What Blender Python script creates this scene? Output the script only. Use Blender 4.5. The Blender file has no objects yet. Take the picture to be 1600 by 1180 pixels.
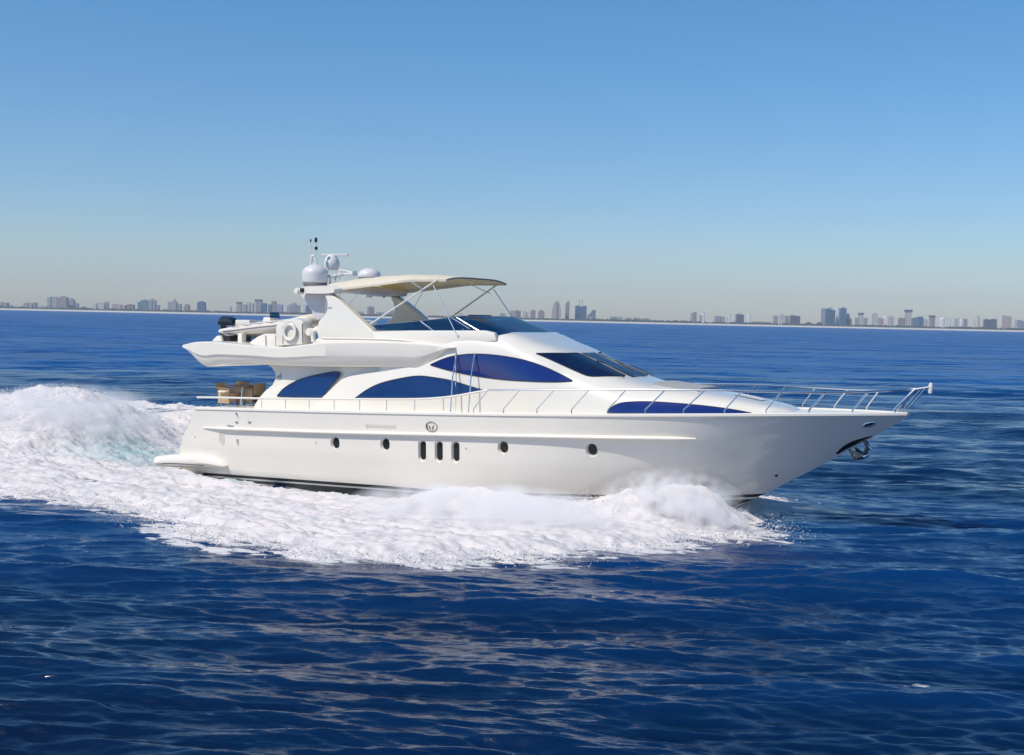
import bpy, bmesh, math, random
import numpy as np
from mathutils import Vector
from mathutils.bvhtree import BVHTree
R = math.radians
random.seed(7); rng = np.random.default_rng(7)
scene = bpy.context.scene
COL = scene.collection

# ------------------------------------------------------------------ camera
FPX, HY, ROLL, DIST, EYE, YAW = 2000.0, 499.3, R(1.24), 44.0, 6.0, R(30)
tilt = math.atan((590 - HY) / FPX)
Fv = Vector((0, math.cos(tilt), -math.sin(tilt)))
R0 = Vector((1, 0, 0)); U0 = R0.cross(Fv)
Rv = R0 * math.cos(ROLL) + U0 * math.sin(ROLL)
Uv = -R0 * math.sin(ROLL) + U0 * math.cos(ROLL)
CAM = Vector((0, -DIST, EYE))
cd = bpy.data.cameras.new('camera'); cam = bpy.data.objects.new('camera', cd); COL.objects.link(cam)
cd.sensor_width = 36; cd.lens = FPX / 1600 * 36; cd.clip_start = 0.2; cd.clip_end = 30000
from mathutils import Matrix
m3 = Matrix((Rv, Uv, -Fv)).transposed()
cam.matrix_world = Matrix.Translation(CAM) @ m3.to_4x4()
scene.camera = cam

# ------------------------------------------------------------------ light
SUN_AZ, SUN_EL = R(236), R(51)
w = bpy.data.worlds.new('World'); scene.world = w; w.use_nodes = True
nt = w.node_tree; bg = nt.nodes['Background']
sky = nt.nodes.new('ShaderNodeTexSky'); sky.sky_type = 'NISHITA'; sky.sun_disc = False
sky.sun_elevation = SUN_EL; sky.sun_rotation = SUN_AZ
sky.air_density = 1.0; sky.dust_density = 0.35; sky.ozone_density = 3.0; sky.altitude = 0
hsv = nt.nodes.new('ShaderNodeHueSaturation'); hsv.inputs['Hue'].default_value = 0.496; hsv.inputs['Saturation'].default_value = 1.30
nt.links.new(sky.outputs[0], hsv.inputs['Color'])
# colour ramp by elevation: dims the bright band of the sky model at the horizon
wtc = nt.nodes.new('ShaderNodeTexCoord'); wsp = nt.nodes.new('ShaderNodeSeparateXYZ'); wcr = nt.nodes.new('ShaderNodeValToRGB'); wmx = nt.nodes.new('ShaderNodeMix')
nt.links.new(wtc.outputs['Generated'], wsp.inputs[0]); nt.links.new(wsp.outputs['Z'], wcr.inputs[0])
we = wcr.color_ramp.elements; we[0].position = 0.0; we[0].color = (0.69, 0.735, 0.89, 1); we[1].position = 0.5; we[1].color = (1, 1, 1, 1)
k_ = we.new(0.10); k_.color = (0.76, 0.82, 0.95, 1); k_ = we.new(0.25); k_.color = (0.92, 0.95, 1.0, 1)
wmx.data_type = 'RGBA'; wmx.blend_type = 'MULTIPLY'; wmx.inputs['Factor'].default_value = 1
nt.links.new(hsv.outputs[0], wmx.inputs['A']); nt.links.new(wcr.outputs[0], wmx.inputs['B']); nt.links.new(wmx.outputs['Result'], bg.inputs['Color'])
bg.inputs['Strength'].default_value = 0.112
sd = bpy.data.lights.new('sun', 'SUN'); sd.energy = 3.6; sd.angle = R(0.5); sd.color = (1, 0.93, 0.82)
sun = bpy.data.objects.new('sun', sd); COL.objects.link(sun)
sv = Vector((math.sin(SUN_AZ) * math.cos(SUN_EL), math.cos(SUN_AZ) * math.cos(SUN_EL), math.sin(SUN_EL)))
sun.rotation_euler = sv.to_track_quat('Z', 'Y').to_euler()
scene.view_settings.view_transform = 'Standard'; scene.view_settings.look = 'None'
scene.view_settings.exposure = 0.15; scene.view_settings.gamma = 1.0
scene.cycles.volume_step_rate = 1.0
scene.cycles.max_bounces = 8; scene.cycles.transparent_max_bounces = 32; scene.cycles.volume_bounces = 6

# ------------------------------------------------------------------ frames
BX = Vector((math.cos(YAW), -math.sin(YAW), 0)); BY = Vector((math.sin(YAW), math.cos(YAW), 0))
def ray(px, py): return Fv * FPX + Rv * (px - 800) - Uv * (py - 590)
def toboat(p): return Vector((p.dot(BX), p.dot(BY), p.z))
def toworld(b): return BX * b[0] + BY * b[1] + Vector((0, 0, b[2]))
CAMB = toboat(CAM)
def at(px, py, yb):
    """point of the boat's vertical plane y=yb seen at a photo pixel, in boat coordinates"""
    d = toboat(ray(px, py)); a = (yb - CAMB.y) / d.y
    return CAMB + d * a
def onsea(px, py, z=0.0):
    d = ray(px, py); a = (z - CAM.z) / d.z
    return toboat(CAM + d * a)

# ------------------------------------------------------------------ mesh helpers
def new_obj(name, verts, faces, mat, parent=None, smooth=True, loc=None, angle=35):
    me = bpy.data.meshes.new(name); me.from_pydata([tuple(v) for v in verts], [], faces)
    bm = bmesh.new(); bm.from_mesh(me)
    bmesh.ops.remove_doubles(bm, verts=bm.verts, dist=1e-5)
    bmesh.ops.recalc_face_normals(bm, faces=bm.faces)
    bm.to_mesh(me); bm.free()
    if smooth:
        for p in me.polygons: p.use_smooth = True
        me.set_sharp_from_angle(angle=R(angle))
    me.materials.append(mat)
    o = bpy.data.objects.new(name, me); COL.objects.link(o)
    if parent: o.parent = parent
    if loc is not None: o.location = loc
    return o
def bm_obj(name, bm, mat, parent=None, angle=35):
    bmesh.ops.recalc_face_normals(bm, faces=bm.faces)
    me = bpy.data.meshes.new(name); bm.to_mesh(me); bm.free()
    for p in me.polygons: p.use_smooth = True
    me.set_sharp_from_angle(angle=R(angle)); me.materials.append(mat)
    o = bpy.data.objects.new(name, me); COL.objects.link(o)
    if parent: o.parent = parent
    return o
def empty(name, loc, rz=0):
    o = bpy.data.objects.new(name, None); COL.objects.link(o); o.location = loc; o.rotation_euler = (0, 0, rz)
    o.empty_display_size = 0.3
    return o
def tag(o, label=None, cat=None, group=None, kind=None):
    if label: o['label'] = label
    if cat: o['category'] = cat
    if group: o['group'] = group
    if kind: o['kind'] = kind
    return o
def curve(pts, n):
    """Catmull-Rom resample of a polyline"""
    P = np.array([list(p) for p in pts], float)
    d = np.r_[0, np.cumsum(np.sqrt(np.linalg.norm(np.diff(P, axis=0), axis=1)) ** 2)]
    t = np.linspace(0, d[-1], n); out = []
    Pm = np.vstack([2 * P[0] - P[1], P, 2 * P[-1] - P[-2]])
    for tt in t:
        i = min(max(int(np.searchsorted(d, tt) - 1), 0), len(P) - 2)
        u = (tt - d[i]) / (d[i + 1] - d[i] + 1e-12)
        L = d[i + 1] - d[i]
        m0 = (P[i + 1] - Pm[i]) / (d[i + 1] - (d[i - 1] if i > 0 else d[0] - L)) * L
        m1 = (Pm[i + 3] - P[i]) / ((d[i + 2] if i + 2 < len(d) else d[i + 1] + L) - d[i]) * L
        h = (2*u**3-3*u**2+1)*P[i] + (u**3-2*u**2+u)*m0 + (-2*u**3+3*u**2)*P[i+1] + (u**3-u**2)*m1
        out.append(h)
    return np.array(out)
class MB:
    def __init__(s): s.v = []; s.f = []
    def add(s, v, f):
        b = len(s.v); s.v += [Vector(x) for x in v]; s.f += [tuple(b + i for i in q) for q in f]; return s
    def grid(s, P, closed_u=False):
        """P: rows x cols of points"""
        n, m = len(P), len(P[0]); v = [p for row in P for p in row]; f = []
        for i in range(n - 1):
            for j in range(m - 1 if not closed_u else m):
                k = (j + 1) % m
                f.append((i*m+j, i*m+k, (i+1)*m+k, (i+1)*m+j))
        return s.add(v, f)
    def tube(s, pts, r, n=8, caps=True):
        pts = [Vector(p) for p in pts]; rs = r if isinstance(r, (list, tuple)) else [r] * len(pts)
        rows = []; prev = None
        for i, p in enumerate(pts):
            a = pts[max(i-1, 0)]; b = pts[min(i+1, len(pts)-1)]; t = (b - a).normalized()
            if prev is None:
                u = t.orthogonal().normalized()
            else:
                u = (prev - t * prev.dot(t)).normalized()
            prev = u; v = t.cross(u)
            rows.append([p + (u*math.cos(2*math.pi*k/n) + v*math.sin(2*math.pi*k/n)) * rs[i] for k in range(n)])
        s.grid(rows, True)
        if caps:
            b = len(s.v); 
            s.f.append(tuple(range(b - n, b))); s.f.append(tuple(range(b - n*len(pts), b - n*len(pts) + n))[::-1])
        return s
    def box(s, c, d, rz=0):
        c = Vector(c); v = []
        for x in (-.5, .5):
            for y in (-.5, .5):
                for z in (-.5, .5):
                    q = Vector((x*d[0], y*d[1], z*d[2]))
                    v.append(c + Vector((q.x*math.cos(rz)-q.y*math.sin(rz), q.x*math.sin(rz)+q.y*math.cos(rz), q.z)))
        return s.add(v, [(0,1,3,2),(4,6,7,5),(0,4,5,1),(2,3,7,6),(0,2,6,4),(1,5,7,3)])
    def lathe(s, c, prof, n=24, axis='z'):
        c = Vector(c); rows = []
        for r, h in prof:
            row = []
            for k in range(n):
                a = 2*math.pi*k/n; x, y = r*math.cos(a), r*math.sin(a)
                row.append(c + (Vector((x, y, h)) if axis == 'z' else Vector((h, x, y)) if axis == 'x' else Vector((x, h, y))))
            rows.append(row)
        s.grid(rows, True); return s
    def mirror(s):
        m = MB(); m.v = [Vector((v.x, -v.y, v.z)) for v in s.v]; m.f = [f[::-1] for f in s.f]; return m
    def build(s, name, mat, parent=None, origin=None, bevel=0, angle=35, segs=2):
        off = Vector(origin) if origin is not None else Vector((0, 0, 0))
        me = bpy.data.meshes.new(name); me.from_pydata([tuple(v - off) for v in s.v], [], s.f)
        bm = bmesh.new(); bm.from_mesh(me); bmesh.ops.remove_doubles(bm, verts=bm.verts, dist=1e-4)
        bmesh.ops.recalc_face_normals(bm, faces=bm.faces)
        if bevel:
            es = [e for e in bm.edges if len(e.link_faces) == 2 and e.calc_face_angle(0) > R(30)]
            bmesh.ops.bevel(bm, geom=es, offset=bevel, segments=segs, affect='EDGES', profile=0.6, clamp_overlap=True)
        bm.to_mesh(me); bm.free()
        for p in me.polygons: p.use_smooth = True
        me.set_sharp_from_angle(angle=R(angle)); me.materials.append(mat)
        o = bpy.data.objects.new(name, me); COL.objects.link(o)
        if parent: o.parent = parent
        return o
def slab(pts, y0, y1, tilt=0.0, z0=0.0):
    """outline given on plane y0, with real thickness to y1; tilt leans it inboard with height"""
    a = [at(p[0], p[1], y0) for p in pts]
    sgn = -1 if y0 < 0 else 1
    def ly(p, y): return Vector((p.x, y - sgn * tilt * max(p.z - z0, 0), p.z))
    n = len(a); m = MB()
    m.add([ly(p, y0) for p in a] + [ly(p, y1) for p in a],
          [tuple(range(n)), tuple(range(2*n-1, n-1, -1))] + [(i, (i+1) % n, n+(i+1) % n, n+i) for i in range(n)])
    return m
def bvh_of(objs):
    V = []; F = []
    for o in objs:
        b = len(V); V += [o.matrix_local @ v.co if False else v.co.copy() for v in o.data.vertices]
        F += [tuple(b + i for i in p.vertices) for p in o.data.polygons]
    return BVHTree.FromPolygons(V, F)
def hit(bvh, px, py):
    for k in range(60):
        for ox, oy in (((0, 0),) if k == 0 else ((0, k*.5), (-k*.5, 0), (-k*.5, -k*.5), (0, -k*.5))):
            d = toboat(ray(px+ox, py+oy)).normalized()
            loc, nor, i, dist = bvh.ray_cast(CAMB, d)
            if loc is not None: break
        if loc is not None: break
    if loc is None: raise Exception('miss %s %s' % (px, py))
    if nor.dot(d) > 0: nor = -nor
    return loc, nor
def ribbon(bvh, up, lo, n=40, m=6, off=0.012, skirt=0.03):
    A = curve(up, n); B = curve(lo, n); P = []; N = []
    for i in range(m + 1):
        row = []; nr = []
        for j in range(n):
            q = A[j] * (1 - i/m) + B[j] * (i/m)
            l, no = hit(bvh, q[0], q[1]); row.append(l + no * off); nr.append(no)
        P.append(row); N.append(nr)
    mb = MB(); mb.grid(P)
    loop = [(0, j) for j in range(n)] + [(i, n-1) for i in range(1, m+1)] + [(m, j) for j in range(n-2, -1, -1)] + [(i, 0) for i in range(m-1, 0, -1)]
    mb.grid([[P[i][j] for i, j in loop], [P[i][j] - N[i][j]*skirt for i, j in loop]], True)
    mb.loop = [P[i][j] for i, j in loop]
    return mb

# ------------------------------------------------------------------ materials
def mat(name, col, rough=0.5, metal=0.0, spec=0.5, coat=0.0, alpha=1.0, var=0.0, scale=3.0, bump=0.0, bscale=30.0):
    m = bpy.data.materials.new(name); m.use_nodes = True; t = m.node_tree; b = t.nodes['Principled BSDF']
    b.inputs['Base Color'].default_value = (*col, 1); b.inputs['Roughness'].default_value = rough
    b.inputs['Metallic'].default_value = metal; b.inputs['Specular IOR Level'].default_value = spec
    b.inputs['Coat Weight'].default_value = coat; b.inputs['Coat Roughness'].default_value = 0.06
    b.inputs['Alpha'].default_value = alpha
    tc = t.nodes.new('ShaderNodeTexCoord')
    nz = t.nodes.new('ShaderNodeTexNoise'); nz.inputs['Scale'].default_value = scale; nz.inputs['Detail'].default_value = 5
    t.links.new(tc.outputs['Object'], nz.inputs['Vector'])
    mx = t.nodes.new('ShaderNodeMix'); mx.data_type = 'RGBA'
    v = max(var, 0.02)
    mx.inputs['A'].default_value = (*[c * (1 - v) for c in col], 1); mx.inputs['B'].default_value = (*[min(c * (1 + v), 1) for c in col], 1)
    t.links.new(nz.outputs['Fac'], mx.inputs['Factor']); t.links.new(mx.outputs['Result'], b.inputs['Base Color'])
    if bump:
        n2 = t.nodes.new('ShaderNodeTexNoise'); n2.inputs['Scale'].default_value = bscale; n2.inputs['Detail'].default_value = 4
        bp = t.nodes.new('ShaderNodeBump'); bp.inputs['Strength'].default_value = bump; bp.inputs['Distance'].default_value = 0.02
        t.links.new(tc.outputs['Object'], n2.inputs['Vector']); t.links.new(n2.outputs['Fac'], bp.inputs['Height'])
        t.links.new(bp.outputs[0], b.inputs['Normal'])
    return m
GEL = mat('gelcoat', (0.78, 0.73, 0.652), 0.25, coat=1.0, var=0.035, scale=0.6, bump=0.12, bscale=1.1)
GEL2 = mat('white_gelcoat', (0.82, 0.77, 0.69), 0.32, coat=0.3, var=0.03, scale=0.8)
NAVY = mat('navy_window_glass', (0.003, 0.018, 0.155), 0.03, spec=0.8, var=0.15, scale=0.7)
MIDBLUE = mat('blue_window_glass', (0.006, 0.040, 0.155), 0.04, spec=1.0, var=0.2, scale=0.7)
DARKGL = mat('dark_glass', (0.004, 0.012, 0.05), 0.05, spec=0.8)
PORT = mat('porthole_glass', (0.012, 0.014, 0.012), 0.12, spec=0.5)
BLACK = mat('black_rubber', (0.012, 0.012, 0.014), 0.5)
ANTIF = mat('antifouling', (0.010, 0.018, 0.018), 0.35, var=0.3, scale=2)
STEEL = mat('stainless_steel', (0.80, 0.80, 0.80), 0.22, metal=1.0)
TUBEW = mat('white_tube', (0.72, 0.70, 0.66), 0.3, coat=0.3)
RADW = mat('radome_white', (0.66, 0.65, 0.66), 0.35, var=0.03)
GREY = mat('grey_plastic', (0.20, 0.20, 0.21), 0.5)
HYPA = mat('inflatable_fabric', (0.66, 0.62, 0.56), 0.6, var=0.06, bump=0.1, bscale=12)
TEAK = mat('teak', (0.32, 0.19, 0.10), 0.6, var=0.3, scale=9)
WICK = mat('wicker', (0.56, 0.39, 0.23), 0.7, var=0.35, scale=14, bump=0.4, bscale=60)
CUSH = mat('grey_cushion', (0.34, 0.34, 0.34), 0.8, var=0.08, bump=0.15, bscale=20)
COWL = mat('outboard_cowl', (0.008, 0.014, 0.022), 0.18, coat=0.6)
def canvas():
    m = bpy.data.materials.new('canopy_canvas'); m.use_nodes = True; t = m.node_tree; b = t.nodes['Principled BSDF']
    b.inputs['Base Color'].default_value = (0.86, 0.81, 0.70, 1); b.inputs['Roughness'].default_value = 0.8
    tr = t.nodes.new('ShaderNodeBsdfTranslucent'); tr.inputs['Color'].default_value = (0.85, 0.74, 0.44, 1)
    tc = t.nodes.new('ShaderNodeTexCoord'); nz = t.nodes.new('ShaderNodeTexNoise'); nz.inputs['Scale'].default_value = 2.5
    bp = t.nodes.new('ShaderNodeBump'); bp.inputs['Strength'].default_value = 0.25; bp.inputs['Distance'].default_value = 0.1
    t.links.new(tc.outputs['Object'], nz.inputs['Vector']); t.links.new(nz.outputs['Fac'], bp.inputs['Height']); t.links.new(bp.outputs[0], b.inputs['Normal'])
    mx = t.nodes.new('ShaderNodeMixShader'); mx.inputs[0].default_value = 0.34
    t.links.new(b.outputs[0], mx.inputs[1]); t.links.new(tr.outputs[0], mx.inputs[2]); t.links.new(mx.outputs[0], t.nodes['Material Output'].inputs['Surface'])
    return m
CANVAS = canvas()
def tint_glass(name, col, tcol, k):
    m = bpy.data.materials.new(name); m.use_nodes = True; t = m.node_tree; b = t.nodes['Principled BSDF']
    b.inputs['Base Color'].default_value = (*col, 1); b.inputs['Roughness'].default_value = 0.03
    tr = t.nodes.new('ShaderNodeBsdfTransparent'); tr.inputs['Color'].default_value = (*tcol, 1)
    mx = t.nodes.new('ShaderNodeMixShader'); mx.inputs[0].default_value = k
    tc = t.nodes.new('ShaderNodeTexCoord'); nz = t.nodes.new('ShaderNodeTexNoise'); nz.inputs['Scale'].default_value = 0.6
    rr = t.nodes.new('ShaderNodeMapRange'); rr.inputs['To Min'].default_value = 0.02; rr.inputs['To Max'].default_value = 0.06
    t.links.new(tc.outputs['Object'], nz.inputs['Vector']); t.links.new(nz.outputs['Fac'], rr.inputs['Value']); t.links.new(rr.outputs[0], b.inputs['Roughness'])
    t.links.new(b.outputs[0], mx.inputs[1]); t.links.new(tr.outputs[0], mx.inputs[2]); t.links.new(mx.outputs[0], t.nodes['Material Output'].inputs['Surface'])
    return m
FLYGL = tint_glass('teal_tinted_screen', (0.003, 0.028, 0.095), (0.12, 0.36, 0.45), 0.3)
# ------------------------------------------------------------------ noise for the sea surface
def vnoise(x, y, seed=0):
    xi = np.floor(x).astype(np.int64); yi = np.floor(y).astype(np.int64); fx = x - xi; fy = y - yi
    fx = fx*fx*fx*(fx*(fx*6-15)+10); fy = fy*fy*fy*(fy*(fy*6-15)+10)
    def h(a, b):
        n = (a * 374761393 + b * 668265263 + seed * 1442695041) & 0xffffffff
        n = ((n ^ (n >> 13)) * 1274126177) & 0xffffffff
        return ((n ^ (n >> 16)) & 0xffffff) / float(0xffffff)
    return (h(xi, yi)*(1-fx) + h(xi+1, yi)*fx)*(1-fy) + (h(xi, yi+1)*(1-fx) + h(xi+1, yi+1)*fx)*fy
def fbm(x, y, o=4, seed=0, gain=0.5):
    s = 0; a = 1; t = 0
    for k in range(o):
        s = s + a * vnoise(x, y, seed + k*17); t += a; a *= gain; x = x*2.03 + 11.3; y = y*2.03 + 5.7
    return s / t
def sm(a, b, x):
    t = np.clip((x - a) / (b - a), 0, 1); return t*t*(3-2*t)
def fast_mesh(name, V, F, mat_, smooth=True):
    me = bpy.data.meshes.new(name); n = len(V); f = len(F)
    me.vertices.add(n); me.vertices.foreach_set('co', V.astype(np.float32).ravel())
    me.loops.add(f*4); me.loops.foreach_set('vertex_index', F.astype(np.int32).ravel())
    me.polygons.add(f); me.polygons.foreach_set('loop_start', np.arange(0, f*4, 4, dtype=np.int32))
    me.polygons.foreach_set('loop_total', np.full(f, 4, np.int32))
    me.polygons.foreach_set('use_smooth', np.full(f, smooth))
    me.update(calc_edges=True); me.materials.append(mat_)
    o = bpy.data.objects.new(name, me); COL.objects.link(o); return o
def gridfaces(n, m, wrap=False):
    i = np.arange(n-1)[:, None]; j = np.arange(m if wrap else m-1)[None, :]; k = (j+1) % m
    return np.stack([i*m+j, i*m+k+0*i, (i+1)*m+k, (i+1)*m+j], -1).reshape(-1, 4)

# waves
wr = np.random.default_rng(11)
WAVES = []
for lam in np.geomspace(0.24, 15, 84):
    th = R(90) - R(9) + wr.normal(0, R(15) if lam < 5 else R(11))     # travel direction, crests run across the view
    amp = (0.0058 * lam ** 0.85 if lam > 1 else 0.0100 * lam ** 1.0) * (0.75 + 0.5*wr.random()) * (0.62 if lam > 5 else 1)
    WAVES.append((lam, th, amp, wr.random()*6.283))
def sea_height(x, y, dr):
    z = np.zeros_like(x)
    gust = 0.72 + 0.56*fbm(x/23, y/9, 3, 5)
    for lam, th, amp, ph in WAVES:
        k = 6.2832/lam
        att = sm(1.6, 4.5, lam/dr)
        if att.max() <= 0: continue
        wob = 0.38*vnoise(x/(lam*4.5)+ph, y/(lam*2.6), int(ph*100))*6.28
        s = np.sin(k*(x*math.cos(th) + y*math.sin(th)) + ph + wob)
        s = 2*((s+1)/2)**1.45 - 1
        z += amp*s*att*(gust if lam < 4 else 1)
    return z

def water_mat():
    m = bpy.data.materials.new('sea_water'); m.use_nodes = True; t = m.node_tree; N = t.nodes; L = t.links; b = N['Principled BSDF']
    b.inputs['Roughness'].default_value = 0.05; b.inputs['IOR'].default_value = 1.36; b.inputs['Specular IOR Level'].default_value = 0.5
    geo = N.new('ShaderNodeNewGeometry')
    def noise(sx, sy, det, rz=0.0):
        mp = N.new('ShaderNodeMapping'); mp.inputs['Scale'].default_value = (sx, sy, 1); mp.inputs['Rotation'].default_value = (0, 0, rz)
        nz = N.new('ShaderNodeTexNoise'); nz.inputs['Scale'].default_value = 1; nz.inputs['Detail'].default_value = det; nz.inputs['Roughness'].default_value = 0.55
        L.new(geo.outputs['Position'], mp.inputs['Vector']); L.new(mp.outputs[0], nz.inputs['Vector']); return nz
    big = noise(1/70, 1/22, 3)
    cr = N.new('ShaderNodeValToRGB'); e = cr.color_ramp.elements
    e[0].position = 0.35; e[0].color = (0.0005, 0.006, 0.026, 1); e[1].position = 0.75; e[1].color = (0.0014, 0.038, 0.150, 1)
    L.new(big.outputs['Fac'], cr.inputs[0]); L.new(cr.outputs[0], b.inputs['Base Color'])
    h1 = noise(2.6, 6.0, 5, R(-8)); h2 = noise(0.35, 1.0, 4, R(-6)); h3 = noise(0.05, 0.16, 4)
    prev = None
    for nz, st, di in ((h2, 1.0, 0.06), (h1, 1.0, 0.03)):
        bp = N.new('ShaderNodeBump'); bp.inputs['Strength'].default_value = st; bp.inputs['Distance'].default_value = di
        L.new(nz.outputs['Fac'], bp.inputs['Height'])
        if prev: L.new(prev.outputs[0], bp.inputs['Normal'])
        prev = bp
    # slopes of the waves too small for the far mesh
    n4 = noise(0.22, 0.95, 6, R(-8)); n5 = noise(0.03, 0.16, 3, R(-6))
    def vm(op, a, bb):
        q = N.new('ShaderNodeVectorMath'); q.operation = op
        for i_, z_ in enumerate((a, bb)):
            if isinstance(z_, tuple): q.inputs[i_].default_value = z_
            else: L.new(z_, q.inputs[i_])
        return q.outputs[0]
    ctr = vm('ADD', vm('MULTIPLY', vm('SUBTRACT', n4.outputs['Color'], (.5, .5, .5)), (1.6, 3.6, 0)), vm('MULTIPLY', vm('SUBTRACT', n5.outputs['Color'], (.5, .5, .5)), (1.0, 2.6, 0)))
    lo = N.new('ShaderNodeAttribute'); lo.attribute_name = 'lod'
    sc_ = N.new('ShaderNodeVectorMath'); sc_.operation = 'SCALE'; L.new(ctr, sc_.inputs[0]); L.new(lo.outputs['Fac'], sc_.inputs['Scale'])
    n6 = noise(1.0, 4.2, 6, R(-9)); n7 = noise(0.12, 0.3, 3, R(-6))
    fine_ = vm('MULTIPLY', vm('SUBTRACT', n6.outputs['Color'], (.5, .5, .5)), (0.35, 1.0, 0))
    pm_ = N.new('ShaderNodeMapRange'); pm_.inputs['From Min'].default_value = 0.35; pm_.inputs['From Max'].default_value = 0.6; pm_.inputs['To Min'].default_value = 0.55; pm_.inputs['To Max'].default_value = 1.35
    L.new(n7.outputs['Fac'], pm_.inputs['Value'])
    sf_ = N.new('ShaderNodeVectorMath'); sf_.operation = 'SCALE'; L.new(fine_, sf_.inputs[0]); L.new(pm_.outputs[0], sf_.inputs['Scale'])
    nn = vm('NORMALIZE', vm('ADD', vm('ADD', prev.outputs[0], sf_.outputs[0]), sc_.outputs[0]), (0, 0, 0))
    L.new(nn, b.inputs['Normal'])
    fa = N.new('ShaderNodeAttribute'); fa.attribute_name = 'lace'
    l1 = noise(0.9, 3.2, 6); l2 = noise(3.5, 9, 5)
    su = N.new('ShaderNodeMath'); su.operation = 'MULTIPLY_ADD'; su.inputs[1].default_value = 0.5; L.new(l2.outputs['Fac'], su.inputs[0]); L.new(l1.outputs['Fac'], su.inputs[2])
    th = N.new('ShaderNodeMapRange'); th.inputs['From Min'].default_value = 0.0; th.inputs['From Max'].default_value = 1.0; th.inputs['To Min'].default_value = 1.25; th.inputs['To Max'].default_value = 0.42
    L.new(fa.outputs['Fac'], th.inputs['Value'])
    df = N.new('ShaderNodeMath'); df.operation = 'SUBTRACT'; L.new(su.outputs[0], df.inputs[0]); L.new(th.outputs[0], df.inputs[1])
    ga = N.new('ShaderNodeMath'); ga.operation = 'MULTIPLY'; ga.inputs[1].default_value = 9; ga.use_clamp = True; L.new(df.outputs[0], ga.inputs[0])
    mx = N.new('ShaderNodeMix'); mx.data_type = 'RGBA'; mx.inputs['B'].default_value = (0.62, 0.60, 0.61, 1)
    L.new(ga.outputs[0], mx.inputs['Factor']); L.new(cr.outputs[0], mx.inputs['A']); L.new(mx.outputs['Result'], b.inputs['Base Color'])
    rr = N.new('ShaderNodeMapRange'); rr.inputs['To Min'].default_value = 0.0; rr.inputs['To Max'].default_value = 0.65; L.new(ga.outputs[0], rr.inputs['Value'])
    # far off, the unresolved chop acts as a rough surface; its lighter look is painted into the base colour
    r2 = N.new('ShaderNodeMapRange'); r2.inputs['From Min'].default_value = 0.2; r2.inputs['To Min'].default_value = 0.11; r2.inputs['To Max'].default_value = 0.30; L.new(lo.outputs['Fac'], r2.inputs['Value'])
    r3 = N.new('ShaderNodeMath'); r3.operation = 'ADD'; L.new(rr.outputs[0], r3.inputs[0]); L.new(r2.outputs[0], r3.inputs[1]); L.new(r3.outputs[0], b.inputs['Roughness'])
    r4 = N.new('ShaderNodeMapRange'); r4.inputs['From Min'].default_value = 0.2; r4.inputs['To Min'].default_value = 0.75; r4.inputs['To Max'].default_value = 0.20; L.new(lo.outputs['Fac'], r4.inputs['Value']); L.new(r4.outputs[0], b.inputs['Specular IOR Level'])
    r5 = N.new('ShaderNodeMapRange'); r5.inputs['From Min'].default_value = 0.2; r5.inputs['To Min'].default_value = 0.0; r5.inputs['To Max'].default_value = 0.85; L.new(lo.outputs['Fac'], r5.inputs['Value'])
    m5 = N.new('ShaderNodeMix'); m5.data_type = 'RGBA'; n8 = noise(0.035, 0.22, 7, R(-5)); c8 = N.new('ShaderNodeValToRGB'); e8 = c8.color_ramp.elements
    e8[0].position = 0.36; e8[0].color = (0.005, 0.050, 0.20, 1); e8[1].position = 0.64; e8[1].color = (0.015, 0.115, 0.36, 1); L.new(n8.outputs['Fac'], c8.inputs[0]); L.new(c8.outputs[0], m5.inputs['B']); L.new(r5.outputs[0], m5.inputs['Factor']); L.new(cr.outputs[0], m5.inputs['A']); L.new(m5.outputs['Result'], mx.inputs['A'])  # paler blue and its ripple streaks stand in for light off distant waves
    return m
WATER = water_mat()

# radial sheet of water around the camera's foot, finer near, out past the shore
rs = [0.5, 2, 4, 6, 8, 10]
r = 10.5
while r < 7000:
    rs.append(r); r += min(max(0.03, 0.62*r*r/(6.0*1280)), r*0.25)
rs = np.array(rs + [7000.0])
dense = np.arange(-24, 24.01, 0.055); coarse = np.concatenate([np.arange(-178, -34, 2.5), np.arange(-33, -24, .25), np.arange(24.25, 33, .25), np.arange(34, 180, 2.5)])
ang = np.sort(np.concatenate([dense, coarse]))
A, RR = np.meshgrid(np.radians(ang), rs)
Xw = RR*np.sin(A); Yw = RR*np.cos(A) - DIST
DR = np.maximum(np.gradient(rs)[:, None]*np.ones_like(A)*1.0, RR*np.radians(np.gradient(ang))[None, :])
Zw = sea_height(Xw, Yw, DR)

# foam zone outline, traced on the sea plane (boat coordinates)
near_px = [(0,773),(60,778),(130,786),(180,800),(230,820),(280,838),(330,851),(420,862),(480,872),(560,880),(640,884),(700,882),(780,878),(850,880),(950,862),(1050,855),(1100,847),(1150,844),(1192,841),(1198,832),(1180,812)]
near = [onsea(px, py) for px, py in near_px]
stem = Vector((9.4, 0, 0))
poly = [(-60, -17), (-30, -13.5)] + [(p.x, p.y) for p in near] + [(9.6, 1.5), (8.5, 5), (2, 9), (-8, 10.5), (-20, 11.5), (-60, 14)]
PO = np.array(poly)
def sdf(x, y):
    d = np.full(x.shape, 1e9); inside = np.zeros(x.shape, bool)
    n = len(PO)
    for i in range(n):
        a = PO[i]; b = PO[(i+1) % n]; e = b - a
        t = np.clip(((x-a[0])*e[0] + (y-a[1])*e[1]) / (e@e), 0, 1)
        d = np.minimum(d, np.hypot(x-a[0]-t*e[0], y-a[1]-t*e[1]))
        c = ((a[1] > y) != (b[1] > y)) & (x < (b[0]-a[0])*(y-a[1])/(b[1]-a[1]+1e-12) + a[0])
        inside ^= c
    return np.where(inside, d, -d)
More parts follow.
